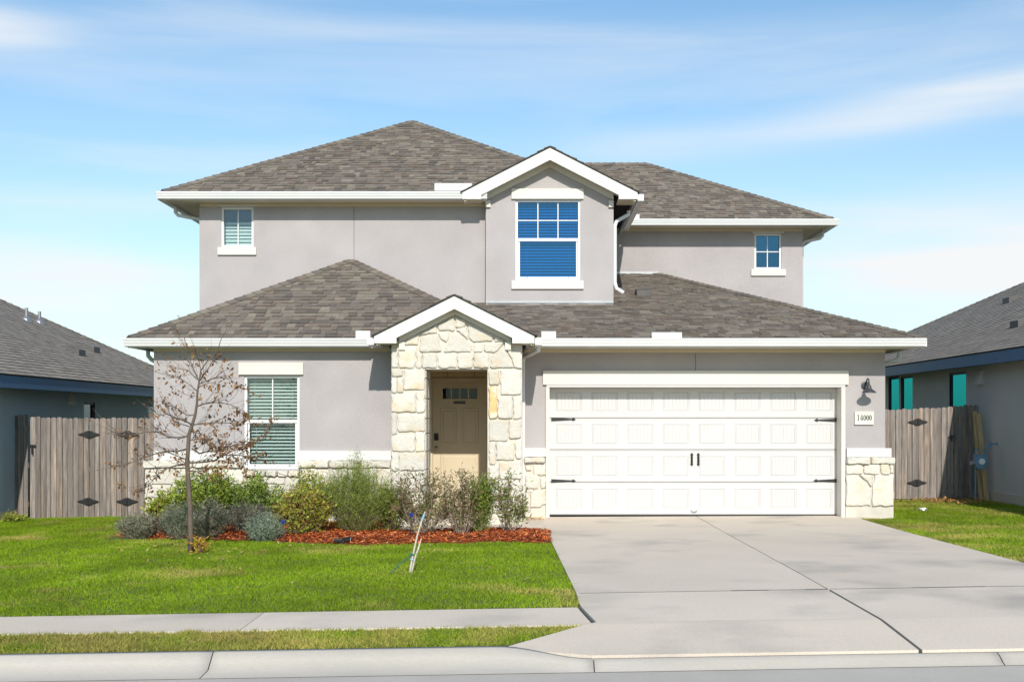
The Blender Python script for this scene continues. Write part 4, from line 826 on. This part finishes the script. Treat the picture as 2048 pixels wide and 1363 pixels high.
# ------------------------------------------------------------------ grass
def vnoise(x, y, s, seed):
    r = np.random.default_rng(seed); T = r.random((64, 64)); u, v = x/s, y/s; i, j = np.floor(u).astype(int), np.floor(v).astype(int); a, c = u-i, v-j; a, c = a*a*(3-2*a), c*c*(3-2*c)
    g_ = lambda p, q: T[p % 64, q % 64]
    return (g_(i,j)*(1-a)+g_(i+1,j)*a)*(1-c)+(g_(i,j+1)*(1-a)+g_(i+1,j+1)*a)*c
Gv = np.vectorize(G)
def inside(X, Y, poly):
    r = np.zeros(len(X), bool); n = len(poly)
    for i in range(n):
        (x0, y0), (x1, y1) = poly[i], poly[(i+1)%n]; c = ((y0 > Y) != (y1 > Y)) & (X < (x1-x0)*(Y-y0)/(y1-y0+1e-12)+x0); r ^= c
    return r
def blades(name, label, poly, dens, hh, wd, dry, zoff=0, flatz=None, cut=None, tilt=.85):
    poly = np.array(poly, float); lo, hi = poly.min(0), poly.max(0); n = int((hi[0]-lo[0])*(hi[1]-lo[1])*dens)
    X = rng.uniform(lo[0], hi[0], n); Y = rng.uniform(lo[1], hi[1], n)
    jx, jy = X+(vnoise(X, Y, .12, 3)-.5)*.11, Y+(vnoise(X, Y, .1, 4)-.5)*.11
    k = inside(jx, jy, poly.tolist())
    if cut is not None: k &= ~inside(jx, jy, cut)
    X, Y = X[k], Y[k]; n = len(X); Z = (Gv(X, Y) if flatz is None else flatz+g*X)+zoff
    cl = vnoise(X, Y, .35, 11)*.5+vnoise(X, Y, 1.3, 12)*.5; cl2 = vnoise(X, Y, .16, 13)
    h = hh*(.55+.6*cl2)*rng.uniform(.6, 1.25, n)*(.8+.4*cl); a = rng.uniform(0, 2*np.pi, n); tl = rng.uniform(.1, 1, n)*tilt*h/ hh*hh*1.6; ld = rng.uniform(0, 2*np.pi, n)
    ww = wd*rng.uniform(.6, 1.3, n); dx, dy = np.cos(a)*ww/2, np.sin(a)*ww/2; lx_, ly_ = np.cos(ld)*tl, np.sin(ld)*tl
    V = np.empty((n, 5, 3)); b0 = np.stack([X, Y, Z-.01], 1)
    V[:,0] = b0+np.stack([-dx, -dy, 0*dx], 1); V[:,1] = b0+np.stack([dx, dy, 0*dx], 1)
    m_ = b0+np.stack([lx_*.35, ly_*.35, h*.6], 1); V[:,2] = m_+np.stack([dx, dy, 0*dx], 1)*.8; V[:,3] = m_-np.stack([dx, dy, 0*dx], 1)*.8; V[:,4] = b0+np.stack([lx_, ly_, h], 1)
    idx = np.arange(n)[:,None]*5; T = np.concatenate([idx+[0,1,2], idx+[0,2,3], idx+[3,2,4]], 0)
    dr = np.clip((cl-dry[0])*dry[1]+rng.normal(0, .22, n)+dry[2], 0, 1)[:,None]; ran = rng.uniform(.75, 1.25, (n, 1))
    green = np.array([.145,.26,.006]); green2 = np.array([.28,.385,.014]); str_ = np.array([.50,.40,.12])
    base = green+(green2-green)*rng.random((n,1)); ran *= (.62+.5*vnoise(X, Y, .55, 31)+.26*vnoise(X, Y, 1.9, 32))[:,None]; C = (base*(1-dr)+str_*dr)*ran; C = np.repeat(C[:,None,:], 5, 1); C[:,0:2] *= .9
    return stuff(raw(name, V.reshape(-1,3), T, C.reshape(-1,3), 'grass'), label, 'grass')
BED = [(-6.25, 18.15), (-5.57, 17.5), (-4.9, 17.42), (-4.4, 17.2), (-3.7, 17.0), (-3.2, 16.7), (-2.6, 16.35), (-2.1, 16.2), (-1.08, 16.27), (-.41, 16.4), (-.1, 16.2), (.3, 16.1), (.3, 17.75), (-2.1, 17.75), (-2.1, 19.5), (-6.3, 19.5)]
lawn = [(-14, SWB-.01), (.43, SWB-.01), (.455, 12), (.40, 14), (.33, 16.1), (.25, 17.5), (-6.25, 17.5), (-6.3, 21.9), (-14, 22.6)]
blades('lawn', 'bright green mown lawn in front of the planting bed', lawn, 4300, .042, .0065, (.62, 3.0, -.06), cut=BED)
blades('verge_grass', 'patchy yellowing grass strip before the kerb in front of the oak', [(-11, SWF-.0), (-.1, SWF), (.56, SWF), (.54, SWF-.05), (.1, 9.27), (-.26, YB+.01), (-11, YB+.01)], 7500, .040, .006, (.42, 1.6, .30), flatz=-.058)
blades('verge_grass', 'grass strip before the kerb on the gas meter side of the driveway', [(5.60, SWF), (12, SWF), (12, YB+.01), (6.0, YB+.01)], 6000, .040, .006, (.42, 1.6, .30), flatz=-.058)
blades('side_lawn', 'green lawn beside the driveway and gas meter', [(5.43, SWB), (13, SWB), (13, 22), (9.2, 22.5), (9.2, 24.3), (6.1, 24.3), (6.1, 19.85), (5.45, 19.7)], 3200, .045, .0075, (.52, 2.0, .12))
# ------------------------------------------------------------------ mulch, fallen leaves
def chips(name, label, cat, X, Y, Z, size, pal, m='chip', flat=.35):
    n = len(X); a = rng.uniform(0, 2*np.pi, n); l_ = size*rng.uniform(.5, 1.4, n); w_ = l_*rng.uniform(.18, .4, n); p_ = rng.normal(0, flat, n)
    U = np.stack([np.cos(a)*np.cos(p_), np.sin(a)*np.cos(p_), np.sin(p_)], 1); W = np.stack([-np.sin(a), np.cos(a), rng.normal(0, flat, n)], 1)
    c = np.stack([X, Y, Z], 1); V = np.empty((n, 4, 3)); V[:,0] = c-U*l_[:,None]/2; V[:,1] = c+W*w_[:,None]/2; V[:,2] = c+U*l_[:,None]/2; V[:,3] = c-W*w_[:,None]/2+np.array([0,0,.004])
    C = np.array(pal)[rng.integers(0, len(pal), n)]*rng.uniform(.7, 1.25, (n,1)); C = np.repeat(C[:,None,:], 4, 1)
    return stuff(raw(name, V.reshape(-1,3), np.arange(n*4).reshape(n, 4), C.reshape(-1,3), m), label, cat)
def pdist(X, Y, poly):
    d = np.full(X.shape, 9.)
    for i in range(len(poly)):
        (x0, y0), (x1, y1) = poly[i], poly[(i+1)%len(poly)]; t = np.clip(((X-x0)*(x1-x0)+(Y-y0)*(y1-y0))/((x1-x0)**2+(y1-y0)**2), 0, 1); d = np.minimum(d, np.hypot(X-x0-t*(x1-x0), Y-y0-t*(y1-y0)))
    return d
def bedz(X, Y): return Gv(X, Y)+.012+(.03+.06*vnoise(X, Y, .5, 21))*np.clip(pdist(X, Y, BED)/.25, 0, 1)
b = MB(); bp = BED; struct_b = [(x, y) for x, y in BED]
X = np.linspace(-6.4, .3, 70); Y = np.linspace(16.0, 19.6, 40); XX, YY = np.meshgrid(X, Y); ins = inside(XX.ravel(), YY.ravel(), BED); ZZ = np.where(ins, bedz(XX.ravel(), YY.ravel())-.008, Gv(XX.ravel(), YY.ravel())-.02)
b.v = [tuple(q) for q in np.stack([XX.ravel(), YY.ravel(), ZZ], 1)]; b.c = [(1,1,1)]*len(b.v); b.f = [(j*70+i, j*70+i+1, (j+1)*70+i+1, (j+1)*70+i) for j in range(39) for i in range(69) if ins[j*70+i] or ins[j*70+i+1] or ins[j*70+70+i] or ins[j*70+71+i]]
M['mulchbase'] = mat('mulch_base', (.20,.055,.02), .95, .3, 12, .6, 60); struct(b.build('mulch_bed', 'mulchbase'))
n = 48000; X = rng.uniform(-6.4, .3, n); Y = rng.uniform(16.0, 19.6, n); k = inside(X+(rng.random(n)-.5)*.12, Y+(rng.random(n)-.5)*.12, BED); X, Y = X[k], Y[k]
chips('mulch', 'red bark mulch covering the planting bed', 'mulch', X, Y, bedz(X, Y)+rng.uniform(0, .03, len(X)), .058, [(.48,.105,.025), (.56,.15,.04), (.38,.075,.02), (.60,.24,.09), (.28,.06,.025)])
n = 500; X = rng.normal(PX(1895, 23.6), .42, n); Y = rng.normal(23.5, .35, n); k = (Y < 24.3) & (X > 6.2) & (X < 9.1); X, Y = X[k], Y[k]
chips('leaf_litter', 'orange fallen leaves at the foot of the right gate', 'leaves', X, Y, Gv(X, Y)+rng.uniform(.03, .08, len(X)), .08, [(.45,.22,.06), (.38,.17,.05), (.5,.30,.12), (.3,.14,.06)])
n = 60; X = rng.normal(PX(1068, 19.6), .10, n); Y = rng.normal(19.5, .14, n)
chips('leaf_litter', 'few dry leaves on the concrete by the porch downspout', 'leaves', X, Y, np.full(n, -.01)+rng.uniform(0, .03, n), .07, [(.45,.28,.14), (.38,.2,.08), (.5,.36,.2)])
n = 170; X = np.concatenate([rng.normal(-4.3, 1.1, n), rng.uniform(-6, 0, 60)]); Y = np.concatenate([rng.normal(15.9, .7, n), rng.uniform(11, 16, 60)]); k = (Y > 10.8) & (X < .2) & (Y < 17.2); X, Y = X[k], Y[k]
chips('leaf_litter', 'scattered dry brown leaves lying on the lawn around the oak', 'leaves', X, Y, Gv(X, Y)+rng.uniform(.03, .05, len(X)), .055, [(.40,.25,.11), (.34,.18,.07), (.45,.32,.16)])
# ------------------------------------------------------------------ plants
def leafmesh(name, parent, C0, U, size, asp, cols, m='leaf', fold=True):
    n = len(C0); U = U/np.linalg.norm(U, axis=1, keepdims=True); rv = rng.normal(size=(n,3)); W = np.cross(U, rv); W /= np.linalg.norm(W, axis=1, keepdims=True)+1e-9
    l_ = (size*rng.uniform(.6, 1.3, n))[:,None]; w_ = l_*asp; nn = np.cross(U, W)
    V = np.empty((n, 4, 3)); V[:,0] = C0; V[:,1] = C0+U*l_*.45+W*w_/2+nn*w_*.15; V[:,2] = C0+U*l_; V[:,3] = C0+U*l_*.45-W*w_/2+nn*w_*.15
    T = np.concatenate([np.arange(n)[:,None]*4+[0,1,2], np.arange(n)[:,None]*4+[0,2,3]], 0)
    return raw(name, V.reshape(-1,3), T, np.repeat(cols[:,None,:], 4, 1).reshape(-1,3), m, parent)
def shrub(name, label, x0, x1, ytop, ybase, D, nst, nleaf, size, asp, pal, group=None, spread=1.02, up=.35, stemr=.005, bare=0., kind='bush', tipup=.6, stemm='twig', shape='dome', jit=.045):
    if ybase: D = (HC+.03)/((ybase-YH)/F+.0165*((x0+x1)/2-VX)/F) if not isinstance(D, str) else 1
    X0, X1 = PX(x0, D), PX(x1, D); xc = (X0+X1)/2; hw = (X1-X0)/2; zb = float(bedz(np.array([xc]), np.array([D]))[0]) if inside(np.array([xc]), np.array([D]), BED)[0] else G(xc, D); zt = PZ(ytop, D); h = zt-zb
    root = thing(name, label, 'shrub' if kind == 'bush' else kind, (xc, D, zb), group); st = MB(); pts = []; dirs = []; fr = []
    for i in range(nst):
        a = random.uniform(0, 2*math.pi); q = math.sqrt(random.random()); ox, oy = q*math.cos(a), q*math.sin(a)
        hh = h*(1-(.38*q*q if shape == 'dome' else .15*q))*random.uniform(.68, 1.08)
        if shape == 'column': hh = h*random.uniform(.6, 1)
        if shape == 'wide': hh = h*random.uniform(.35, 1.04)*(1-.15*q)
        base = Vector((xc+ox*hw*.25, D+oy*hw*.2, zb-.02)); tip = Vector((xc+ox*hw*spread, D+oy*min(hw, .5)*spread, zb+hh)); mid = (base+tip)/2+(Vector((random.uniform(-.5,.5)*hw, random.uniform(-.2,.2), random.uniform(-.05,.2)*h)) if shape == 'wide' else Vector((ox*hw*.25, oy*hw*.15, h*.02)))+Vector((random.uniform(-.04,.04), random.uniform(-.04,.04), 0))
        cv_ = [base*(1-t)**2+mid*2*t*(1-t)+tip*t*t for t in (0, .25, .5, .75, 1)]
        st.tube(cv_, [stemr, stemr*.85, stemr*.7, stemr*.5, stemr*.3], 4, caps=False)
        for s_ in range(2 if stemr > .003 else 1):
            t = random.uniform(.35, .8); p0 = base*(1-t)**2+mid*2*t*(1-t)+tip*t*t; p1 = p0+Vector((random.uniform(-1,1)*hw*.3, random.uniform(-1,1)*.12, random.uniform(.1,.35)*h*.6)); st.tube([p0, (p0+p1)/2+Vector((0,0,.01)), p1], [stemr*.5, stemr*.4, stemr*.25], 3, caps=False); pts += [p0+(p1-p0)*random.random() for _ in range(max(1, nleaf//nst//4))]
        k_ = max(1, nleaf//nst)
        for j in range(k_):
            t = bare+(1-bare)*random.random()**.7; p = base*(1-t)**2+mid*2*t*(1-t)+tip*t*t; pts.append(p+Vector((random.gauss(0,jit), random.gauss(0,jit), random.gauss(0,jit*.8))))
    st.build('stems', stemm, root)
    C0 = np.array([tuple(p) for p in pts]); n = len(C0); U = rng.normal(size=(n,3)); U[:,2] = np.abs(U[:,2])*tipup+up; U[:,:2] += (C0[:,:2]-np.array([xc, D]))/max(hw, .05)*.5
    cols = np.array(pal)[rng.integers(0, len(pal), n)]*rng.uniform(.75, 1.25, (n,1))
    leafmesh('foliage', root, C0, U, size, asp, cols)
    return root
GREY = [(.27,.30,.20), (.34,.37,.26), (.20,.23,.14), (.26,.27,.19)]; GBR = GREY+[(.22,.16,.12), (.26,.19,.14)]
YG_ = [(.28,.34,.03), (.37,.41,.05), (.19,.25,.03), (.40,.38,.07)]; GRN = [(.18,.28,.03), (.25,.34,.05), (.12,.19,.025), (.31,.38,.08)]
MIX = YG_+[(.40,.24,.06), (.34,.28,.06), (.24,.15,.06)]; FEA = [(.17,.25,.03), (.24,.31,.045), (.11,.17,.02), (.30,.33,.06)]; DRY = [(.20,.14,.07), (.26,.18,.09), (.15,.17,.05), (.12,.16,.04), (.30,.22,.13)]
bg_ = 'shrubs in the planting bed'
shrub('grey_shrub', 'low grey green mound shrub with brown twigs at the end by the fence', 238, 308, 1026, 1076, 0, 80, 6000, .05, .16, GBR, bg_, stemr=.003)
shrub('brown_shrub', 'low brown twiggy shrub between two grey green mounds', 290, 345, 1026, 1072, 0, 60, 2200, .05, .10, [(.18,.13,.11), (.22,.16,.14), (.20,.2,.16)], bg_, stemr=.003)
shrub('grey_shrub', 'grey green shrub in front of the yellow green bush, behind the tree trunk', 328, 394, 1002, 1076, 0, 90, 6500, .05, .16, GREY, bg_, stemr=.003)
shrub('grey_shrub', 'tall grey green shrub with dark twigs to the right of the tree trunk', 384, 455, 1000, 1076, 0, 100, 7500, .055, .14, GBR, bg_, stemr=.003)
shrub('yellow_green_shrub', 'small yellow green leafy bush against the stone corner', 296, 360, 978, None, 18.8, 34, 1500, .06, .5, YG_, bg_)
shrub('leafy_shrub', 'dense green leafy bush right behind the tree trunk', 344, 478, 932, None, 18.7, 80, 6000, .06, .42, GRN+YG_[:2], bg_)
shrub('leafy_shrub', 'green leafy bush with upright tips under the lower window', 450, 570, 948, None, 18.8, 75, 4600, .06, .40, GRN, bg_)
shrub('grey_shrub', 'grey green shrub with purple brown tips under the lower window', 448, 548, 1002, 1068, 0, 90, 6000, .055, .13, GBR+[(.16,.11,.12)], bg_, stemr=.003)
shrub('grey_shrub', 'rounded pale blue green mound at the lawn edge', 494, 563, 1028, 1080, 0, 100, 6500, .05, .16, [(.27,.34,.24), (.33,.40,.30), (.21,.27,.18)], bg_, stemr=.003)
shrub('yellow_shrub', 'yellow and orange tinted leafy bush between grey mound and feathery bush', 553, 664, 968, 1076, 0, 80, 5000, .05, .45, MIX, bg_)
shrub('yellow_green_shrub', 'upright yellow green shrub behind the orange tinted bush', 580, 672, 932, None, 18.2, 55, 3400, .05, .4, YG_+GRN[:2], bg_)
shrub('feathery_shrub', 'large feathery green bush in the middle of the bed', 632, 792, 920, 1070, 0, 200, 17000, .06, .10, FEA, bg_, stemr=.003, up=.6)
shrub('feathery_shrub', 'tall narrow feathery spike rising behind the large green bush', 700, 738, 900, None, 18.2, 18, 1500, .055, .14, FEA, bg_, shape='column', stemr=.004, up=.9)
shrub('leafy_shrub', 'olive leaved bush against the porch stone', 748, 816, 965, None, 17.6, 40, 2200, .055, .38, GRN+DRY[:2], bg_)
shrub('sparse_shrub', 'sparse half bare shrub in front of the left porch pillar', 780, 910, 924, 1074, 0, 46, 2500, .06, .24, DRY, bg_, stemm='grey_twig', stemr=.006, bare=.1, shape='wide')
shrub('sparse_shrub', 'sparse dry shrub in front of the tan door', 874, 974, 934, 1072, 0, 40, 2200, .06, .24, DRY, bg_, stemm='grey_twig', stemr=.006, bare=.1, shape='wide')
shrub('columnar_shrub', 'narrow dense green column shrub beside the front door', 940, 986, 944, 1070, 0, 36, 3600, .05, .22, FEA+[(.12,.2,.03)], bg_, shape='column', stemr=.004, up=.8)
shrub('sparse_shrub', 'thin twiggy shrub beside the porch downspout', 980, 1058, 934, 1070, 0, 26, 1200, .06, .3, DRY+GRN[:2], bg_, stemm='grey_twig', stemr=.006, bare=.2, shape='wide')
shrub('orange_seedling', 'small orange leaved seedling at the foot of the tree', 388, 414, 1068, 1103, 0, 12, 170, .06, .3, [(.50,.30,.03), (.55,.36,.05), (.42,.2,.03)], None, kind='plant')
shrub('weed_patch', 'low bright green weeds at the foot of the left gate', 5, 48, 1027, 1041, 0, 30, 500, .05, .35, YG_, None, kind='plant')
# ------------------------------------------------------------------ oak sapling
TD = 15.67; tb = Vector(P(380, 1105, TD)); tb.z = G(tb.x, TD)-.01
tree = thing('oak_tree', 'young bare oak tree with clinging brown leaves on the lawn', 'tree', tb)
c2 = lambda x, y, d=0: Vector(P(220+x/2.9625, 660+y/2.9625, TD+d))
tr_ = MB(); trunk = [(480,1322), (478,1200), (470,1050), (463,900), (460,780), (462,690), (470,620), (485,560), (505,500), (515,440), (517,370), (525,310), (540,240), (570,190), (640,120), (655,60), (690,0), (705,-60)]
rad = [.043, .036, .034, .032, .030, .027, .025, .022, .019, .016, .014, .012, .009, .008, .006, .005, .004, .002]
tp = [c2(x, y) for x, y in trunk]; tp[0].z = tb.z-.03; tr_.tube([p+Vector((random.gauss(0,.004), random.gauss(0,.01), 0)) for p in tp], rad, 8); tr_.build('trunk', 'bark', tree, 0, True)
brs = [([(525,310), (560,260), (610,190), (640,150)], .009, 1), ([(525,300), (500,240), (475,180), (450,110), (425,60), (400,10)], .009, .3), ([(540,240), (530,180), (510,110)], .005, .3),
 ([(485,560), (440,530), (390,520), (340,500), (295,510), (265,480)], .011, .8), ([(470,625), (420,635), (350,635), (300,610), (265,600), (200,605), (130,620), (60,620), (10,600)], .013, .7), ([(462,700), (400,715), (330,715), (270,735), (200,755), (120,790), (60,800)], .012, .8),
 ([(458,790), (400,800), (340,815), (290,850), (250,890), (220,930), (150,945)], .012, 1), ([(460,770), (400,745), (340,715), (290,760)], .009, .7),
 ([(485,700), (530,720), (580,715), (640,720), (700,690), (760,680), (830,680), (900,650), (930,610)], .013, 1.9), ([(465,785), (540,780), (620,770), (680,740), (760,740), (820,750), (860,770)], .013, 2.6), ([(640,770), (700,780), (760,770), (810,835)], .008, 2),
 ([(490,560), (560,550), (640,550), (720,550), (740,560)], .009, 1.8), ([(515,450), (560,435), (620,430), (700,440), (760,460), (800,490)], .010, 1.2), ([(525,320), (580,290), (640,275), (700,285), (740,310)], .008, 1.5), ([(520,340), (600,310), (650,330)], .006, 1),
 ([(517,360), (470,320), (420,290), (370,265), (335,265)], .008, .5), ([(515,290), (460,240), (400,225), (380,225)], .007, .8), ([(500,500), (450,500), (400,460), (370,460)], .007, .8), ([(470,570), (380,540), (330,430), (300,415)], .007, .6), ([(505,390), (460,385), (410,360)], .005, .3),
 ([(465,650), (520,640), (580,650), (610,690)], .008, 2), ([(480,600), (540,610), (590,650)], .007, 2), ([(463,830), (520,840), (600,820), (690,800)], .010, 2.4)]
LP, LU = [], []
for pts, r0, lf in brs:
    dsl = random.uniform(-.55, .55); n = len(pts); q = [c2(x, y, dsl*i/(n-1)) for i, (x, y) in enumerate(pts)]; q = [q[0]]+[p+Vector((0, random.gauss(0,.02), random.gauss(0,.006))) for p in q[1:]]
    bm_ = MB(); bm_.tube(q, [r0*(1-.8*i/(n-1)) for i in range(n)], 6, caps=False)
    for i in range(1, n):
        for k in range(5):
            p0 = q[i-1]+(q[i]-q[i-1])*random.random(); d = (q[i]-q[i-1]).normalized()*random.uniform(.06,.16)+Vector((random.gauss(0,.05), random.gauss(0,.10), random.gauss(.04,.06))); p1 = p0+d; p2 = p1+d*.7+Vector((0, 0, random.uniform(-.02,.05)))
            bm_.tube([p0, p1, p2], [r0*.3, r0*.22, r0*.12], 4, caps=False)
            for _ in range(int(.4+lf*random.choice((0, 0, 2, 5)))): t_ = random.random(); LP.append(p1+(p2-p1)*t_+Vector((random.gauss(0,.015), random.gauss(0,.02), random.gauss(0,.015)))); LU.append((random.gauss(0,.6), random.gauss(0,.6), random.gauss(-.5,.5)))
    for _ in range(int(lf*10)):
        t_ = .25+.75*random.random(); k = min(int(t_*(n-1)), n-2); p = q[k]+(q[k+1]-q[k])*(t_*(n-1)-k); LP.append(p+Vector((random.gauss(0,.02), random.gauss(0,.03), random.gauss(-.01,.025)))); LU.append((random.gauss(0,.6), random.gauss(0,.6), random.gauss(-.6,.5)))
    e_ = q[-1]
    for _ in range(int(3+lf*3)): LP.append(e_+Vector((random.gauss(0,.025), random.gauss(0,.03), random.gauss(0,.03)))); LU.append((random.gauss(0,.7), random.gauss(0,.7), random.gauss(-.3,.6)))
    bm_.build('branch', 'bark', tree)
LP = np.array([tuple(p) for p in LP]); LU = np.array(LU); pal = np.array([(.22,.11,.045), (.28,.15,.06), (.16,.08,.035), (.34,.19,.08), (.24,.10,.04)])
leafmesh('crown', tree, LP, LU, .06, .5, pal[rng.integers(0, 5, len(LP))]*rng.uniform(.7, 1.3, (len(LP),1)))
# ------------------------------------------------------------------ staked sapling and small things
SD = 13.2; sb = Vector(P(818, 1147, SD)); sb.z = G(sb.x, SD); q = lambda x, y, d=0: Vector(P(x, y, SD+d))
sp = thing('staked_sapling', 'leaning leafless sapling tied to a pale stake in the lawn', 'sapling', sb)
b = MB(); b.tube([sb-Vector((0,0,.05)), q(824,1118), q(829,1095), q(834,1072), q(841,1048), q(846,1034), q(850,1022)], [.012, .011, .010, .009, .009, .008, .006], 8); b.build('stem', 'pale', sp)
b = MB(); b.tube([q(821,1147,.05)-Vector((0,0,.03)), q(829,1118,.04), q(836,1098,.03), q(842,1078,.05)], [.012, .011, .010, .006], 7); b.build('stake', 'pale', sp)
b = MB(); b.tube([q(782,1137,-.2)-Vector((0,0,.05)), q(800,1126,-.1), q(822,1110)], .007, 6); b.build('brace', 'tie', sp)
b = MB(); b.tube([q(819,1108), q(823,1107), q(828,1109)], .016, 8); b.build('tie', 'tie', sp)
b = MB(); b.tube([q(844,1040), q(848,1028)], .012, 8); b.build('tape', 'tape', sp); b = MB(); b.tube([q(822,1119), q(826,1117)], .016, 8); b.build('tape', 'tape', sp)
LPs = np.array([tuple(q(x, y, d)) for x, y, d in ((838,1112,0), (846,1108,0), (833,1112,0), (842,1114,.02), (832,1060,0), (829,1056,0), (834,1053,0), (826,1050,0), (830,1064,0))]); leafmesh('leaves', sp, LPs, rng.normal(size=(9,3)), .05, .4, np.tile(np.array([[.55,.36,.08]]), (9,1)))
D = 16.4; X, Y, z = PX(684, D), D, float(bedz(np.array([PX(684, D)]), np.array([D]))[0])
so_ = thing('solar_light', 'black solar spotlight lying on the red mulch before the feathery bush', 'garden light', (X, Y, z))
boxpart('solar_panel', 'black', so_, X-.11, X+.02, Y-.05, Y+.05, z+.02, z+.06, .008); b = MB(); b.tube([(X+.03,Y,z+.035), (X+.05,Y,z+.04), (X+.12,Y-.02,z+.05)], [.02, .04, .045], 10); b.build('lamp_head', 'black', so_); b = MB(); b.tube([(X+.12,Y-.02,z+.05), (X+.125,Y-.02,z+.05)], .038, 10); b.build('lens', 'steel', so_); boxpart('foot', 'black', so_, X-.03, X+.03, Y-.03, Y+.03, z-.03, z+.019)
for (x, y, D, lab) in ((566, 1043, 16.5, 'small blue garden ornament on a stake beside the pale mound shrub'), (823, 1029, 16.6, 'blue garden ornament on a stake in the sparse shrub before the left porch pillar')):
    X, z = PX(x, D), PZ(y, D); zb_ = float(bedz(np.array([X]), np.array([D]))[0]); t = thing('garden_ornament', lab, 'ornament', (X, D, zb_))
    b = MB(); b.tube([(X,D,zb_-.04), (X,D,z)], .006, 6); b.build('stake', 'bronze', t); b = MB(); n = 10
    for k in range(6):
        a = k*math.pi/3; c_ = Vector((X+.02*math.cos(a), D-.01, z+.02*math.sin(a))); b.tube([c_+Vector((0,.01,0)), c_, c_-Vector((0,.008,0))], [.008, .014, .006], 6)
    b.tube([(X,D-.01,z), (X,D-.03,z)], .010, 8); b.build('blossom', 'blue', t)
D = 21.3; X = PX(1845, D); z = G(X, D)+.05; vs = []; fs = []; b = MB()
for j in range(5):
    for i in range(6): vs.append((X-.07+.028*i, D-.05+.025*j+.01*math.sin(i*2.1), z+.02*math.sin(i*1.9+j)+.018*math.cos(j*2.3+i)))
b.add(vs, [(j*6+i, j*6+i+1, (j+1)*6+i+1, (j+1)*6+i) for j in range(4) for i in range(5)]); o = b.build('paper_scrap', 'paper'); md = o.modifiers.new('solid', 'SOLIDIFY'); md.thickness = .003
tag(o, 'crumpled white paper scrap on the grass near the fallen leaves', 'litter')
